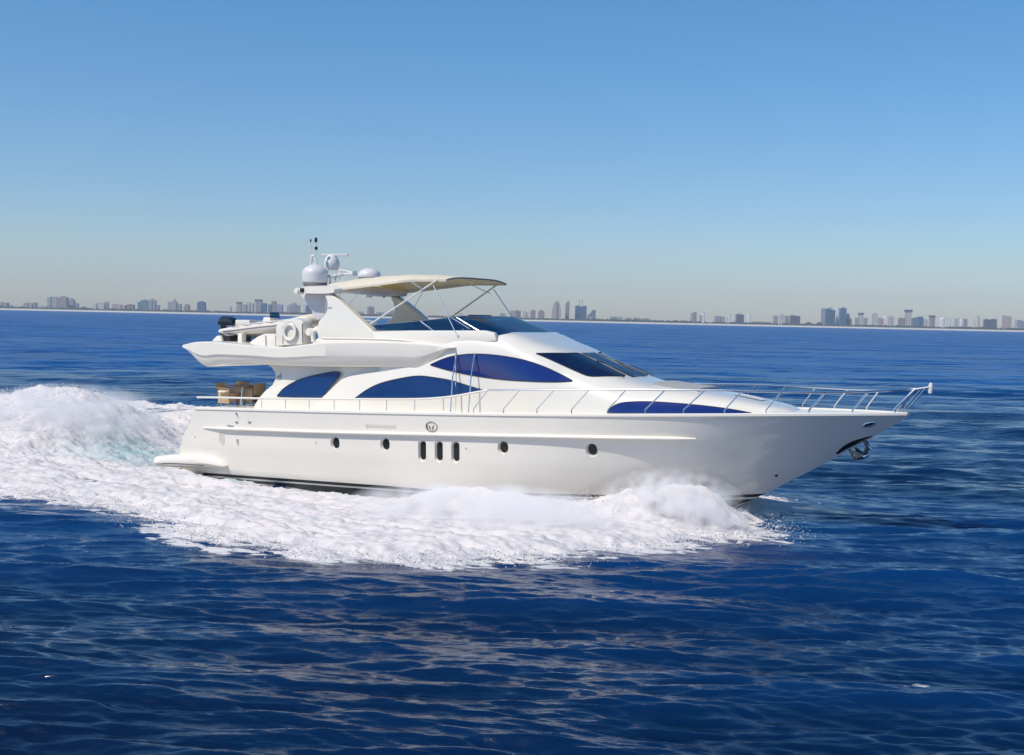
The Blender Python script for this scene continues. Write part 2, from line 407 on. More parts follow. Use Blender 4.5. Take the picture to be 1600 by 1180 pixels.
def swell(x, y):
    """raised wake behind the stern and ridge on the far side (boat frame)"""
    xs = np.where(x > -24.0, (x+24.0)/3.6, (x+24.0)/10.0)
    h = 2.3*np.exp(-xs**2 - ((y-2.0)/3.9)**2)
    h += 0.95*np.exp(-((y-8.5)/2.0)**2)*sm(-10, -22, x) + 0.6*np.exp(-((y-8)/1.8)**2)*sm(6, -4, x)*sm(-36, -8, x)
    h += 0.25*np.exp(-((y+6.5)/2)**2)*sm(-11, -18, x)
    h -= 0.45*np.exp(-((x+15.6)/1.8)**2 - (y/2.4)**2)
    return h
bx = Xw*BX.x + Yw*BX.y; by = Xw*BY.x + Yw*BY.y
near_zone = RR < 120
sd_ = np.where(near_zone, 0.0, -99.0)
sd_[near_zone] = sdf(bx[near_zone], by[near_zone])
inz = near_zone & (sd_ > -4)
calm = sm(-4, 1.0, sd_)
Zw = np.where(inz, Zw*(1-0.6*calm) + (swell(bx, by))*sm(-3.0, 0.3, sd_) - 0.22*sm(4.2, 6.0, sd_), Zw)
V = np.stack([Xw, Yw, Zw], -1).reshape(-1, 3)
F = gridfaces(len(rs), len(ang), True)
water = fast_mesh('water', V, F[:, ::-1], WATER); rg = (fbm(bx/1.9, by/0.8, 5, 3) - 0.5)*3.4 + (fbm(bx/0.9, by/0.18, 3, 19)-0.5)*1.6
lace = np.where(inz, sm(-1.9, 1.5, sd_ + rg)*(1 - 0.30*sm(1.0, 2.5, sd_)), 0.0)
fl = np.array([onsea(a, b)[:2] for a, b in ((1405,1062),(1442,1058))])
for (fx_, fy_), fr in zip(fl, (.30, .26)): lace = np.maximum(lace, 0.66*np.exp(-((bx-fx_)/(fr*1.8))**2 - ((by-fy_)/fr)**2))
lo_ = 0.14 + 0.86*sm(0.05, 1.6, DR/1.6)
lq = water.data.attributes.new('lod', 'FLOAT', 'POINT'); lq.data.foreach_set('value', lo_.reshape(-1).astype(np.float32))
la = water.data.attributes.new('lace', 'FLOAT', 'POINT'); la.data.foreach_set('value', lace.reshape(-1).astype(np.float32))
tag(water, 'deep blue open sea with short wind waves', 'water', kind='structure')

# foam: its own lumpy sheet that breaks through the water
def foam_mat():
    m = bpy.data.materials.new('sea_foam'); m.use_nodes = True; t = m.node_tree; N = t.nodes; L = t.links; b = N['Principled BSDF']
    b.inputs['Roughness'].default_value = 0.75; b.inputs['Specular IOR Level'].default_value = 0.3
    at_ = N.new('ShaderNodeAttribute'); at_.attribute_name = 'aqua'
    nz = N.new('ShaderNodeTexNoise'); nz.inputs['Scale'].default_value = 1.4; nz.inputs['Detail'].default_value = 6
    tc = N.new('ShaderNodeTexCoord'); mp = N.new('ShaderNodeMapping'); mp.inputs['Scale'].default_value = (0.6, 1.7, 1)
    L.new(tc.outputs['Object'], mp.inputs['Vector']); L.new(mp.outputs[0], nz.inputs['Vector'])
    cr = N.new('ShaderNodeValToRGB'); e = cr.color_ramp.elements
    e[0].position = 0.36; e[0].color = (0.54, 0.53, 0.545, 1); e[1].position = 0.52; e[1].color = (0.66, 0.615, 0.61, 1)
    L.new(nz.outputs['Fac'], cr.inputs[0])
    mx = N.new('ShaderNodeMix'); mx.data_type = 'RGBA'; mx.inputs['B'].default_value = (0.20, 0.38, 0.40, 1)
    ad = N.new('ShaderNodeMath'); ad.operation = 'MULTIPLY_ADD'; ad.inputs[1].default_value = 1.6; ad.inputs[2].default_value = -0.3; ad.use_clamp = True
    mu = N.new('ShaderNodeMath'); mu.operation = 'MULTIPLY'; mu.use_clamp = True
    L.new(nz.outputs['Fac'], ad.inputs[0]); L.new(ad.outputs[0], mu.inputs[0]); mu.inputs[1].default_value = 1.0
    mm = N.new('ShaderNodeMath'); mm.operation = 'MULTIPLY'; mm.use_clamp = True
    m2 = N.new('ShaderNodeMath'); m2.operation = 'MULTIPLY'; m2.inputs[1].default_value = 1.7
    L.new(at_.outputs['Fac'], m2.inputs[0]); L.new(m2.outputs[0], mm.inputs[0]); L.new(mu.outputs[0], mm.inputs[1])
    L.new(mm.outputs[0], mx.inputs['Factor']); L.new(cr.outputs[0], mx.inputs['A']); L.new(mx.outputs['Result'], b.inputs['Base Color'])
    ea_ = N.new('ShaderNodeAttribute'); ea_.attribute_name = 'edge'
    n3 = N.new('ShaderNodeTexNoise'); n3.inputs['Scale'].default_value = 3.2; n3.inputs['Detail'].default_value = 10; n3.inputs['Roughness'].default_value = 0.72
    mp3 = N.new('ShaderNodeMapping'); mp3.inputs['Scale'].default_value = (0.45, 1.5, 1.5); L.new(tc.outputs['Object'], mp3.inputs['Vector']); L.new(mp3.outputs[0], n3.inputs['Vector'])
    a1 = N.new('ShaderNodeMath'); a1.operation = 'MULTIPLY_ADD'; a1.inputs[1].default_value = 1.5; L.new(ea_.outputs['Fac'], a1.inputs[0]); L.new(n3.outputs['Fac'], a1.inputs[2])
    a2 = N.new('ShaderNodeMath'); a2.operation = 'SUBTRACT'; a2.inputs[1].default_value = 0.86; L.new(a1.outputs[0], a2.inputs[0])
    a3 = N.new('ShaderNodeMath'); a3.operation = 'MULTIPLY'; a3.inputs[1].default_value = 3.2; a3.use_clamp = True; L.new(a2.outputs[0], a3.inputs[0])
    b.inputs['Subsurface Weight'].default_value = 0.0; b.inputs['Subsurface Radius'].default_value = (0.2, 0.25, 0.3)
    n2 = N.new('ShaderNodeTexNoise'); n2.inputs['Scale'].default_value = 9; n2.inputs['Detail'].default_value = 9
    L.new(mp.outputs[0], n2.inputs['Vector'])
    bp = N.new('ShaderNodeBump'); bp.inputs['Strength'].default_value = 0.28; bp.inputs['Distance'].default_value = 0.07
    L.new(n2.outputs['Fac'], bp.inputs['Height']); L.new(bp.outputs[0], b.inputs['Normal'])
    return m
FOAM = foam_mat()
step = 0.062
gx = np.arange(-44, 12.2, step); gy = np.arange(-15.5, 13.5, step)
GX, GY = np.meshgrid(gx, gy)
wx = GX*BX.x + GY*BY.x; wy = GX*BX.y + GY*BY.y
s = sdf(GX, GY)
rag = (fbm(GX/1.6, GY/0.8, 5, 3) - 0.5)*2.6 + (fbm(GX/0.35, GY/0.22, 3, 9)-0.5)*0.7
rag = rag + (fbm(GX/0.9, GY/0.16, 3, 19)-0.5)*1.3
cover = sm(-0.5, 2.2, s + rag*0.95)                       # 0 outside, 1 inside
lump = fbm(GX/2.2, GY/1.0, 5, 21); fine = fbm(GX/0.38, GY/0.24, 4, 33)
streak = fbm(GX/3.4 + 2*fbm(GX/5, GY/5, 2, 61), GY/0.55, 4, 41)
H = swell(GX, GY)*sm(-1.0, 0.8, s)
hw = np.interp(GX, [-14, -11, 3, 7, 8.9, 9.2], [0, 2.85, 2.65, 1.45, 0.1, 0])
dh = np.abs(GY) - hw                                       # distance off the hull's waterline
side = sm(-12.5, -11, GX)*sm(9.6, 8.8, GX)
Zf = 0.03 + 0.30*(lump-0.42)*sm(0.5, 3, s) + 0.15*(fine-0.45) + 0.16*(streak-0.5)*cover + 0.09*(fbm(GX/0.15, GY/0.1, 2, 91)-0.5)
bulge = 0.42*np.exp(-((dh-0.55)/0.75)**2)*sm(-2.5, 0.5, GX)*sm(9.6, 7.6, GX) + 0.55*np.exp(-((GX-6.4)/1.5)**2 - ((dh-0.8)/0.7)**2)
trough = -0.30*np.exp(-((dh)/1.1)**2)*sm(-0.8, -3.5, GX)*side
outer = 0.16*cover**2*np.exp(-((s-2.2)/1.3)**2)*sm(-20, -8, GX)
Zf = Zf + bulge*(0.4+1.2*streak) + trough + outer + H*(0.84+0.30*lump)+0.05
under = sea_height(wx, wy, np.full_like(wx, 0.12))*(1-0.6*sm(-4, 1, s)) - 0.20*(1-cover)**1.5
# a few open patches of green water along the side of the hull and astern
hole = sm(0.54, 0.66, fbm(GX/3.2, GY/0.6, 5, 77))*sm(8, 0, GX)*0.24
Zf = Zf + under - hole
aqua = np.exp(-((GX+18.4)/2.0)**2 - ((GY-0.0)/2.6)**2)*0.72*sm(0.30, 0.6, fbm(GX/1.5, GY/1.2, 4, 90)+0.12)
aqua = np.maximum(aqua, 0.8*np.exp(-((GX+15.6)/0.9)**2 - ((GY+1.0)/1.4)**2))
aqua = np.maximum(aqua, 0.45*np.exp(-((dh-0.1)/0.35)**2)*sm(-1, -4, GX)*side)
V = np.stack([wx, wy, Zf], -1).reshape(-1, 3); F = gridfaces(len(gy), len(gx))
keep = (cover.reshape(-1)[F].max(1) > 0.02) & ~((dh.reshape(-1)[F].max(1) < -0.35) & (np.abs(GX+1).reshape(-1)[F].max(1) < 10.0))
F = F[keep]; used = np.unique(F); remap = np.full(len(V), -1); remap[used] = np.arange(len(used))
foam = fast_mesh('foam', V[used], remap[F], FOAM); tag(foam, 'white foam of the wake spreading around and behind the yacht', 'foam', kind='stuff')
ce = foam.data.attributes.new('edge', 'FLOAT', 'POINT'); ce.data.foreach_set('value', cover.reshape(-1)[used].astype(np.float32))
ca = foam.data.attributes.new('aqua', 'FLOAT', 'POINT'); ca.data.foreach_set('value', aqua.reshape(-1)[used].astype(np.float32))

# flying spray: thousands of small drops and flakes
def spray(name, centres, sizes, label):
    n = len(centres)
    base = np.array([(1,1,1),(-1,-1,1),(-1,1,-1),(1,-1,-1)], float)
    q = rng.normal(size=(n, 3, 3)); 
    V = np.einsum('ij,njk->nik', base, q*0.5)*sizes[:, None, None] + centres[:, None, :]
    Fs = np.array([(0,1,2),(0,3,1),(0,2,3),(1,3,2)])
    F = (Fs[None] + (np.arange(n)*4)[:, None, None]).reshape(-1, 3)
    me = bpy.data.meshes.new(name); me.vertices.add(n*4); me.vertices.foreach_set('co', V.astype(np.float32).ravel())
    f = len(F); me.loops.add(f*3); me.loops.foreach_set('vertex_index', F.astype(np.int32).ravel())
    me.polygons.add(f); me.polygons.foreach_set('loop_start', np.arange(0, f*3, 3, dtype=np.int32)); me.polygons.foreach_set('loop_total', np.full(f, 3, np.int32))
    me.update(calc_edges=True); me.materials.append(SPR)
    o = bpy.data.objects.new(name, me); COL.objects.link(o); tag(o, label, 'spray', kind='stuff'); return o
SPR = mat('spray_drops', (0.85, 0.83, 0.84), 0.6)
def b2w(P): return np.stack([P[:,0]*BX.x+P[:,1]*BY.x, P[:,0]*BX.y+P[:,1]*BY.y, P[:,2]], -1)
pts = []; sz = []
# bow spray on both sides
for sgn in (-1, 1):
    n = 18000; u = rng.random(n); x = 8.9 - 7.5*u**0.9; base_h = np.interp(x, [1.5, 4, 6.3, 8, 9.4], [0.35, 0.7, 1.25, 0.6, 0.15])
    out = np.abs(rng.normal(0, 0.55, n)) + 0.12 + 0.35*(9.2-x)/4
    y = sgn*(np.interp(x, [-1, 3, 7, 9.3], [2.75, 2.5, 1.4, 0.1]) + out)
    z = 0.12 + base_h*np.abs(rng.normal(0, 0.42, n))*np.exp(-out*0.3)
    pts.append(np.stack([x, y, z], -1)); sz.append(0.006 + 0.014*rng.random(n)**3)
# crest of the wake
n = 7000; x = -25 + rng.normal(0, 4, n); y = 2.0 + rng.normal(0, 2.6, n)
z = swell(x, y)*0.98 + 0.1 + np.abs(rng.normal(0, 0.13, n)); pts.append(np.stack([x, y, z], -1)); sz.append(0.01 + 0.02*rng.random(n)**3)
# edge of the foam
n = 9000; u = rng.random(n)*(len(near)-1); i = u.astype(int); f = u - i
na = np.array([(p.x, p.y) for p in near]); e = na[i]*(1-f[:, None]) + na[np.minimum(i+1, len(na)-1)]*f[:, None]
x = e[:,0] + rng.normal(0, 0.55, n); y = e[:,1] + rng.normal(0.35, 0.45, n); z = 0.02 + np.abs(rng.normal(0, 0.10, n))
pts.append(np.stack([x, y, z], -1)); sz.append(0.007 + 0.016*rng.random(n)**3)
spray('spray', b2w(np.vstack(pts)), np.concatenate(sz), 'fine white drops thrown up along the bow wave and wake')

# soft mist of finer drops
def mist(name, c, r, dens, label, sc=1.4):
    me = bpy.data.meshes.new(name); bm = bmesh.new(); bmesh.ops.create_icosphere(bm, subdivisions=3, radius=1.0)
    for v in bm.verts: v.co = Vector((v.co.x*r[0], v.co.y*r[1], v.co.z*r[2]))
    bm.to_mesh(me); bm.free()
    m = bpy.data.materials.new(name + '_volume'); m.use_nodes = True; t = m.node_tree; N = t.nodes; L = t.links
    N.remove(N['Principled BSDF']); pv = N.new('ShaderNodeVolumePrincipled'); pv.inputs['Color'].default_value = (0.995, 0.985, 0.985, 1); pv.inputs['Anisotropy'].default_value = -0.3
    tc = N.new('ShaderNodeTexCoord'); nz = N.new('ShaderNodeTexNoise'); nz.inputs['Scale'].default_value = sc; nz.inputs['Detail'].default_value = 5
    L.new(tc.outputs['Object'], nz.inputs['Vector'])
    mp = N.new('ShaderNodeMapping'); mp.inputs['Scale'].default_value = (1/r[0], 1/r[1], 1/r[2]); L.new(tc.outputs['Object'], mp.inputs['Vector'])
    ln = N.new('ShaderNodeVectorMath'); ln.operation = 'LENGTH'; L.new(mp.outputs[0], ln.inputs[0])
    m1 = N.new('ShaderNodeMapRange'); m1.inputs['From Min'].default_value = 0.0; m1.inputs['From Max'].default_value = 1.0; m1.inputs['To Min'].default_value = 1; m1.inputs['To Max'].default_value = 0
    L.new(ln.outputs['Value'], m1.inputs['Value'])
    m2 = N.new('ShaderNodeMapRange'); m2.inputs['From Min'].default_value = 0.42; m2.inputs['From Max'].default_value = 0.72; L.new(nz.outputs['Fac'], m2.inputs['Value'])
    mu = N.new('ShaderNodeMath'); mu.operation = 'MULTIPLY'; L.new(m1.outputs[0], mu.inputs[0]); L.new(m2.outputs[0], mu.inputs[1])
    md = N.new('ShaderNodeMath'); md.operation = 'MULTIPLY'; md.inputs[1].default_value = dens; L.new(mu.outputs[0], md.inputs[0]); L.new(md.outputs[0], pv.inputs['Density'])
    L.new(pv.outputs[0], N['Material Output'].inputs['Volume']); me.materials.append(m)
    o = bpy.data.objects.new(name, me); COL.objects.link(o); o.location = toworld(c); o.rotation_euler = (0, 0, -YAW)
    tag(o, label, 'spray mist', kind='stuff'); return o
mist('mist', (7.3, -2.9, 0.5), (2.5, 1.2, 1.25), 9.0, 'cloud of fine spray blowing off the bow wave', 2.6)
mist('mist', (-23.4, 1.0, 1.35), (5.2, 4.0, 1.5), 3.0, 'mist hanging over the breaking crest astern')
mist('mist', (2.6, -5.2, 0.25), (5.5, 3.2, 0.75), 4.5, 'low veil of spray drifting off the side of the bow wave', 1.1)
# ------------------------------------------------------------------ the far shore
SHORE = 5400.0
def far(px, py, dist):
    d = ray(px, py); a = dist / d.y; return CAM + d*a
SAND = mat('beach_sand', (0.62, 0.57, 0.50), 0.9, var=0.1, scale=0.02)
LANDM = mat('shore_ground', (0.10, 0.11, 0.08), 0.95, var=0.3, scale=0.01)
LEAF = mat('shore_foliage', (0.045, 0.065, 0.035), 0.9, var=0.5, scale=0.08)
def sheet(name, rows, m, label):
    mb = MB(); mb.grid(rows); o = mb.build(name, m); return tag(o, label, name, kind='structure')
xs = np.linspace(-7000, 7000, 241)
def shorey(x): return SHORE - DIST + 14*math.sin(x/310) + 8*math.sin(x/97+1)
sheet('beach', [[(x, shorey(x)+dy, z) for x in xs] for dy, z in ((-30, -0.8), (0, 0.6), (30, 4.0), (60, 6.6))], SAND, 'long pale sand beach along the horizon')
sheet('land', [[(x, shorey(x)+dy, z) for x in xs] for dy, z in ((50, 7.2), (75, 9.5), (400, 9.5), (3000, 8.0))], LANDM, 'flat green land behind the beach')

def facade(name, col, bw, sw, dark=0.38):
    """rows of windows: floor bands and bays, as a procedural pattern in metres"""
    m = bpy.data.materials.new(name); m.use_nodes = True; t = m.node_tree; N = t.nodes; L = t.links; b = N['Principled BSDF']
    b.inputs['Roughness'].default_value = 0.6
    tc = N.new('ShaderNodeTexCoord'); sp = N.new('ShaderNodeSeparateXYZ'); L.new(tc.outputs['Object'], sp.inputs[0])
    def band(out, period, frac):
        a = N.new('ShaderNodeMath'); a.operation = 'DIVIDE'; a.inputs[1].default_value = period; L.new(sp.outputs[out], a.inputs[0])
        f = N.new('ShaderNodeMath'); f.operation = 'FRACT'; L.new(a.outputs[0], f.inputs[0])
        g = N.new('ShaderNodeMath'); g.operation = 'LESS_THAN'; g.inputs[1].default_value = frac; L.new(f.outputs[0], g.inputs[0]); return g
    z = band('Z', 3.4, 0.55); x = band('X', bw, sw)
    mu = N.new('ShaderNodeMath'); mu.operation = 'MULTIPLY'; L.new(z.outputs[0], mu.inputs[0]); L.new(x.outputs[0], mu.inputs[1])
    mx = N.new('ShaderNodeMix'); mx.data_type = 'RGBA'; mx.inputs['A'].default_value = (*col, 1); mx.inputs['B'].default_value = (*[c*dark for c in col], 1)
    L.new(mu.outputs[0], mx.inputs['Factor']); L.new(mx.outputs['Result'], b.inputs['Base Color']); return m
BM = {
 'g': facade('grey_facade', (0.44, 0.42, 0.39), 9, 0.55), 'p': facade('pale_facade', (0.66, 0.61, 0.55), 12, 0.4),
 'k': facade('pink_facade', (0.60, 0.45, 0.41), 8, 0.45), 'd': facade('dark_facade', (0.13, 0.14, 0.17), 7, 0.6),
 'b': facade('blue_glass_facade', (0.06, 0.15, 0.24), 6, 0.8, 0.6), 'w': facade('white_facade', (0.85, 0.82, 0.78), 14, 0.3),
 't': facade('teal_glass_facade', (0.12, 0.22, 0.25), 8, 0.7, 0.6), 'm': facade('brownish_facade', (0.38, 0.30, 0.26), 8, 0.5),
 'l': facade('lilac_grey_facade', (0.38, 0.38, 0.44), 9, 0.5)}
ROOFM = mat('roof_concrete', (0.33, 0.32, 0.31), 0.8)
# x0, x1, top, facade, shape, label   (photo pixels)
SKY = [
 (-4,10,472.5,'g','flat','low grey block cut by the left edge of the picture'),
 (10,17,477,'p','flat','low pale annex beside the grey block at the left edge'),
 (36,50,473,'g','pent','wide grey mid-rise, second block from the left edge'),
 (52,56,473,'m','flat','slim brown stub tower right of a wide grey mid-rise'),
 (58,72,478,'p','flat','low pale hall left of the broad lilac block cluster'),
 (73,90,463.5,'g','pent','broad grey block at the left of the tallest far left cluster'),
 (91,104,463,'m','round','round-capped tower in the middle of the far left cluster'),
 (104,115,466,'l','step','lilac stepped tower at the right of the far left cluster'),
 (115,121,474,'l','flat','small bluish block on the right foot of the far left cluster'),
 (145,162,473.5,'p','pent','pale wide block right of the low tree mound'),
 (162,168,472,'g','flat','slim grey tower joined to the right of a pale wide block'),
 (175,182,475.5,'k','flat','small pinkish block at the left of a low pink row'),
 (182,195,476.5,'k','flat','long low pinkish block in the low pink row'),
 (198,208,475,'m','pent','brown block just left of the teal glass pair'),
 (215,231,468,'t','step','teal glass slab, left half of a joined pair'),
 (232,242,467,'l','pent','lilac slab, right half of the joined pair beside teal glass'),
 (243,248,477,'l','flat','tiny block on the right foot of the joined teal and lilac pair'),
 (262,267,472,'g','flat','narrow grey shoulder tower left of a stepped peak'),
 (267,275,468,'g','step','grey stepped peak tower above the open water left of the dinghy'),
 (275,282,475,'g','flat','low grey wing right of the stepped peak tower'),
 (287,295,475,'m','step','small brown stepped block left of the lone blue tower'),
 (308,320,471,'b','round','lone deep blue tower with a rounded top'),
 (357,361,478,'p','point','tiny pointed pale house left of the crowded skyline'),
 (369,377,472,'g','top','grey tower with a wider head above the outboard motor'),
 (379,385,476,'g','flat','low grey block right of the wide-headed tower'),
 (385,395,473,'p','flat','pale twin-bay block in the crowd above the dinghy tube'),
 (398,409,468,'g','top','tallest grey tower of the crowd above the dinghy'),
 (409,416,474,'b','flat','blue glass block leaning on the tallest grey tower of the crowd'),
 (419,424,476,'t','flat','small teal block above the dinghy console'),
 (424,431,470,'m','pent','slim brown tower above the dinghy console'),
 (432,441,476,'l','flat','lilac block right of the slim brown tower'),
 (444,449,478,'w','flat','small white block above the round lifebuoy'),
 (451,456,476,'g','flat','grey block between a small white block and the arch'),
 (456,462,473,'l','pent','lilac tower with a roof box left of the arch fairing'),
 (462,468,477,'g','flat','low grey block left of the arch fairing'),
 (472,477,479,'w','flat','white cube block just left of the arch fairing'),
 (478,486,477,'d','flat','dark block partly behind the arch fairing'),
 (559,566,487,'g','flat','low grey block seen through the arch, left one'),
 (574,584,478.5,'m','pent','brown tower seen through the opening of the arch'),
 (588,600,488,'g','flat','low grey row seen through the arch beside a brown tower'),
 (606,617,485,'m','step','brown stepped block at the foot of the far arch leg'),
 (716,724,490,'p','flat','low pale block seen under the canopy above the flybridge screen'),
 (781,790,489.5,'g','flat','low grey block behind the forward canopy stay'),
 (797,805,485,'g','pent','grey tower, left half of the first pair right of the canopy'),
 (805,814,485,'m','flat','brown tower, right half of the first pair right of the canopy'),
 (817,827,487,'p','flat','pale low tower between a grey pair and two brown towers'),
 (829,837,484,'m','pent','first of two like brown towers left of the curved pink tower'),
 (841,851,485,'m','round','second brown tower, directly left of the curved pink tower'),
 (862,877,470,'k','arch','tall pink tower with a curved arched outline'),
 (884,890,470,'m','slant','slim brown tower with a slanted top beside the arched pink one'),
 (899,917,478,'b','cranes','blue glass block with two thin masts on its roof'),
 (918,931,484,'t','slope','teal wedge building with a curved sloping roof'),
 (954,973,495,'g','flat','long low grey block on the empty stretch of beach'),
 (977,988,496.5,'k','flat','low pinkish block right of a long low grey block'),
 (990,1001,497,'m','flat','low brown block on the beach above the foredeck'),
 (1003,1016,497.5,'m','pent','low brown block with roof box right of its twin'),
 (1080,1083,490,'g','flat','thin grey slice left of a slim brown tower'),
 (1083,1089,488,'m','flat','slim brown tower starting the middle right skyline'),
 (1094,1097,493,'g','flat','thin grey slice left of the slim white tower'),
 (1097,1104,488,'w','pent','slim white tower beside the slim brown one'),
 (1117,1133,494,'g','flat','wide low grey block left of a white dome'),
 (1136,1146,493,'w','round','white domed hall between two grey blocks'),
 (1151,1163,490,'d','pent','dark grey block with roof box right of the white dome'),
 (1169,1175,491,'w','flat','slim white tower right of the dark block'),
 (1177,1204,503,'m','flat','very long low brown row of houses'),
 (1209,1217,493.5,'g','flat','grey block, left of a three-part joined group'),
 (1218,1227,491,'p','pent','pale tower, middle of a three-part joined group'),
 (1227,1233,494,'m','flat','brown wing, right of a three-part joined group'),
 (1236,1251,493,'d','flat','dark square block right of the joined group'),
 (1285,1290,482,'l','flat','lilac slice on the left of the tall blue twin slabs'),
 (1290,1306,481,'b','pent','tall blue glass slab, left one of the twins'),
 (1307,1313.5,481,'w','flat','tall white slab standing between the blue twins'),
 (1314,1323,480,'b','pent','tall blue glass slab, right one of the twins'),
 (1323,1328,489,'b','step','blue shoulder block right of the tall blue twins'),
 (1328,1331,498,'d','flat','tiny dark block at the right foot of the blue twins'),
 (1338,1342,497,'g','flat','small grey block left of a pale wide-headed tower'),
 (1343,1350,489,'p','top','pale tower with wider head right of the blue twins'),
 (1351,1356,497,'g','flat','small grey block right of a pale wide-headed tower'),
 (1365,1372,489,'p','pent','pale slim tower left of the pink low block'),
 (1372,1382,497,'k','flat','low pink block between two pale towers'),
 (1383,1388,493.5,'w','round','small white round-topped tower'),
 (1388,1398,493.5,'p','pent','pale block joined to the round-topped white tower'),
 (1406,1415,497,'m','flat','brown block at the left foot of the tallest pale tower'),
 (1416,1426,484,'p','top','tallest pale tower of the right skyline with a dark head'),
 (1427,1436,496,'t','pent','teal glass block right of the tallest pale tower'),
 (1436,1443,495,'b','flat','blue glass block joined to the teal one'),
 (1443,1451,499,'p','flat','low pale block left of a grey-brown tower'),
 (1454,1462,493,'m','top','grey-brown tower with a wide head'),
 (1472,1488,496,'w','round','white arched building above the bow rail'),
 (1494,1502,498,'p','flat','pale striped block, left of three'),
 (1502,1506,497.5,'w','flat','white striped block, middle of three'),
 (1506,1512,498,'m','pent','brown block, right of three striped ones'),
 (1522,1527,499.5,'p','flat','pale block at the foot of a pointed tower'),
 (1527,1532,491.5,'p','point','pale pointed tower near the right edge'),
 (1540,1550,499,'d','flat','dark block, left half of a joined dark pair'),
 (1550,1558,498,'d','pent','dark block with roof box, right half of a joined dark pair'),
 (1569,1574,493.5,'k','flat','left slab of the pink double tower near the right edge'),
 (1574,1581,494,'k','pent','right slab of the pink double tower near the right edge'),
 (1590,1604,500.5,'l','flat','lilac block cut by the right edge of the picture')]
for i, (x0, x1, yt, fm, shp, lab) in enumerate(SKY):
    dist = SHORE + 130 + 60*(i % 3) + (i*37 % 50)
    xm = (x0+x1)/2; c = far(xm, 0, dist); yb = 482 + 0.0215*xm
    p = far(xm, yt, dist); W_ = (x1-x0)/FPX*dist*0.98; Hh = p.z - 8.5; D_ = 18 + W_*0.35
    zb = 8.5
    g = empty('apartment_tower' if Hh > 35 else 'apartment_block', (p.x, dist - DIST, zb)); tag(g, lab, 'building', 'buildings along the far shore')
    mb = MB(); wm = BM[fm]
    def prism(poly, y0=0, y1=D_):
        n = len(poly); v = [(a, y0, b) for a, b in poly] + [(a, y1, b) for a, b in poly]
        mb.add(v, [tuple(range(n)), tuple(range(2*n-1, n-1, -1))] + [(k, (k+1) % n, n+(k+1) % n, n+k) for k in range(n)])
    h = W_/2
    extra = MB()
    if shp in ('flat', 'pent', 'cranes'):
        hh = Hh*(0.94 if shp == 'pent' else 1)
        nb = 1 if W_ < 25 else (2 if W_ < 45 else 3)
        for k in range(nb):      # bays with staggered depth
            xa = -h + 2*h*k/nb; xb = -h + 2*h*(k+1)/nb
            top = hh*(1 - (0.05 if k % 2 else 0)*(1 if nb > 1 else 0))
            mb.box(((xa+xb)/2, D_/2 + (3 if k % 2 else 0), top/2), (xb-xa-0.02, D_, top))
        if shp == 'pent': extra.box((h*0.1, D_/2, hh+Hh*0.03), (h*0.9, D_*0.5, Hh*0.06))
        else: extra.box((-h*0.3, D_/2, hh+0.8), (h*0.5, D_*0.4, 1.6))
        if shp == 'cranes':
            for q in (-0.35, 0.2):
                extra.tube([(h*q, 6, hh), (h*q, 6, hh+26)], 1.0, 6); extra.tube([(h*q-7, 6, hh+24), (h*q+4, 6, hh+25)], 0.7, 6)
    elif shp == 'step':
        mb.box((0, D_/2, Hh*0.39), (2*h, D_, Hh*0.78)); mb.box((h*0.1, D_/2, Hh*0.84), (h*1.3, D_*0.8, Hh*0.14)); extra.box((h*0.15, D_/2, Hh*0.955), (h*0.6, D_*0.6, Hh*0.09))
    elif shp == 'top':
        mb.box((0, D_/2, Hh*0.44), (2*h*0.84, D_, Hh*0.88)); extra.box((0, D_/2, Hh*0.94), (2*h, D_*1.1, Hh*0.12))
    elif shp == 'round':
        prism([(-h, 0), (h, 0)] + [(h*math.cos(a), Hh*0.82 + Hh*0.18*math.sin(a)) for a in np.linspace(0, math.pi, 11)])
        extra.box((0, D_/2, Hh+0.5), (h*0.4, D_*0.4, 2.5))
    elif shp == 'arch':
        prism([(-h, 0), (h, 0), (h*1.0, Hh*.3), (h*0.93, Hh*.6), (h*0.72, Hh*.85), (h*0.45, Hh*.97), (h*.1, Hh), (-h*.35, Hh*.93), (-h*.7, Hh*.72), (-h*.92, Hh*.45)])
        extra.box((h*0.1, -1.2, Hh*0.45), (h*0.42, 2.4, Hh*0.86))
    elif shp == 'slant':
        prism([(-h, 0), (h, 0), (h, Hh), (h*.2, Hh*.99), (-h, Hh*.84)]); extra.box((h*0.5, -1, Hh*.47), (h*0.5, 2, Hh*.9))
    elif shp == 'slope':
        prism([(-h, 0), (h, 0), (h, Hh*.95), (h*.6, Hh), (h*.2, Hh*.93), (-h*.4, Hh*.6), (-h, Hh*.45)]); extra.box((-h*0.2, -1, Hh*.2), (h*1.2, 2, Hh*.36))
    elif shp == 'point':
        mb.box((0, D_/2, Hh*.4), (2*h, D_, Hh*.8)); extra.add([(-h*.9, 0, Hh*.8), (h*.9, 0, Hh*.8), (h*.9, D_, Hh*.8), (-h*.9, D_, Hh*.8), (0, D_/2, Hh)], [(0,1,4), (1,2,4), (2,3,4), (3,0,4), (0,3,2,1)])
    mb.build('wall', wm, g, angle=20); extra.build('roof', BM['d'] if shp in ('top', 'cranes') else (BM['m'] if shp in ('arch', 'slant') else ROOFM), g, angle=20)

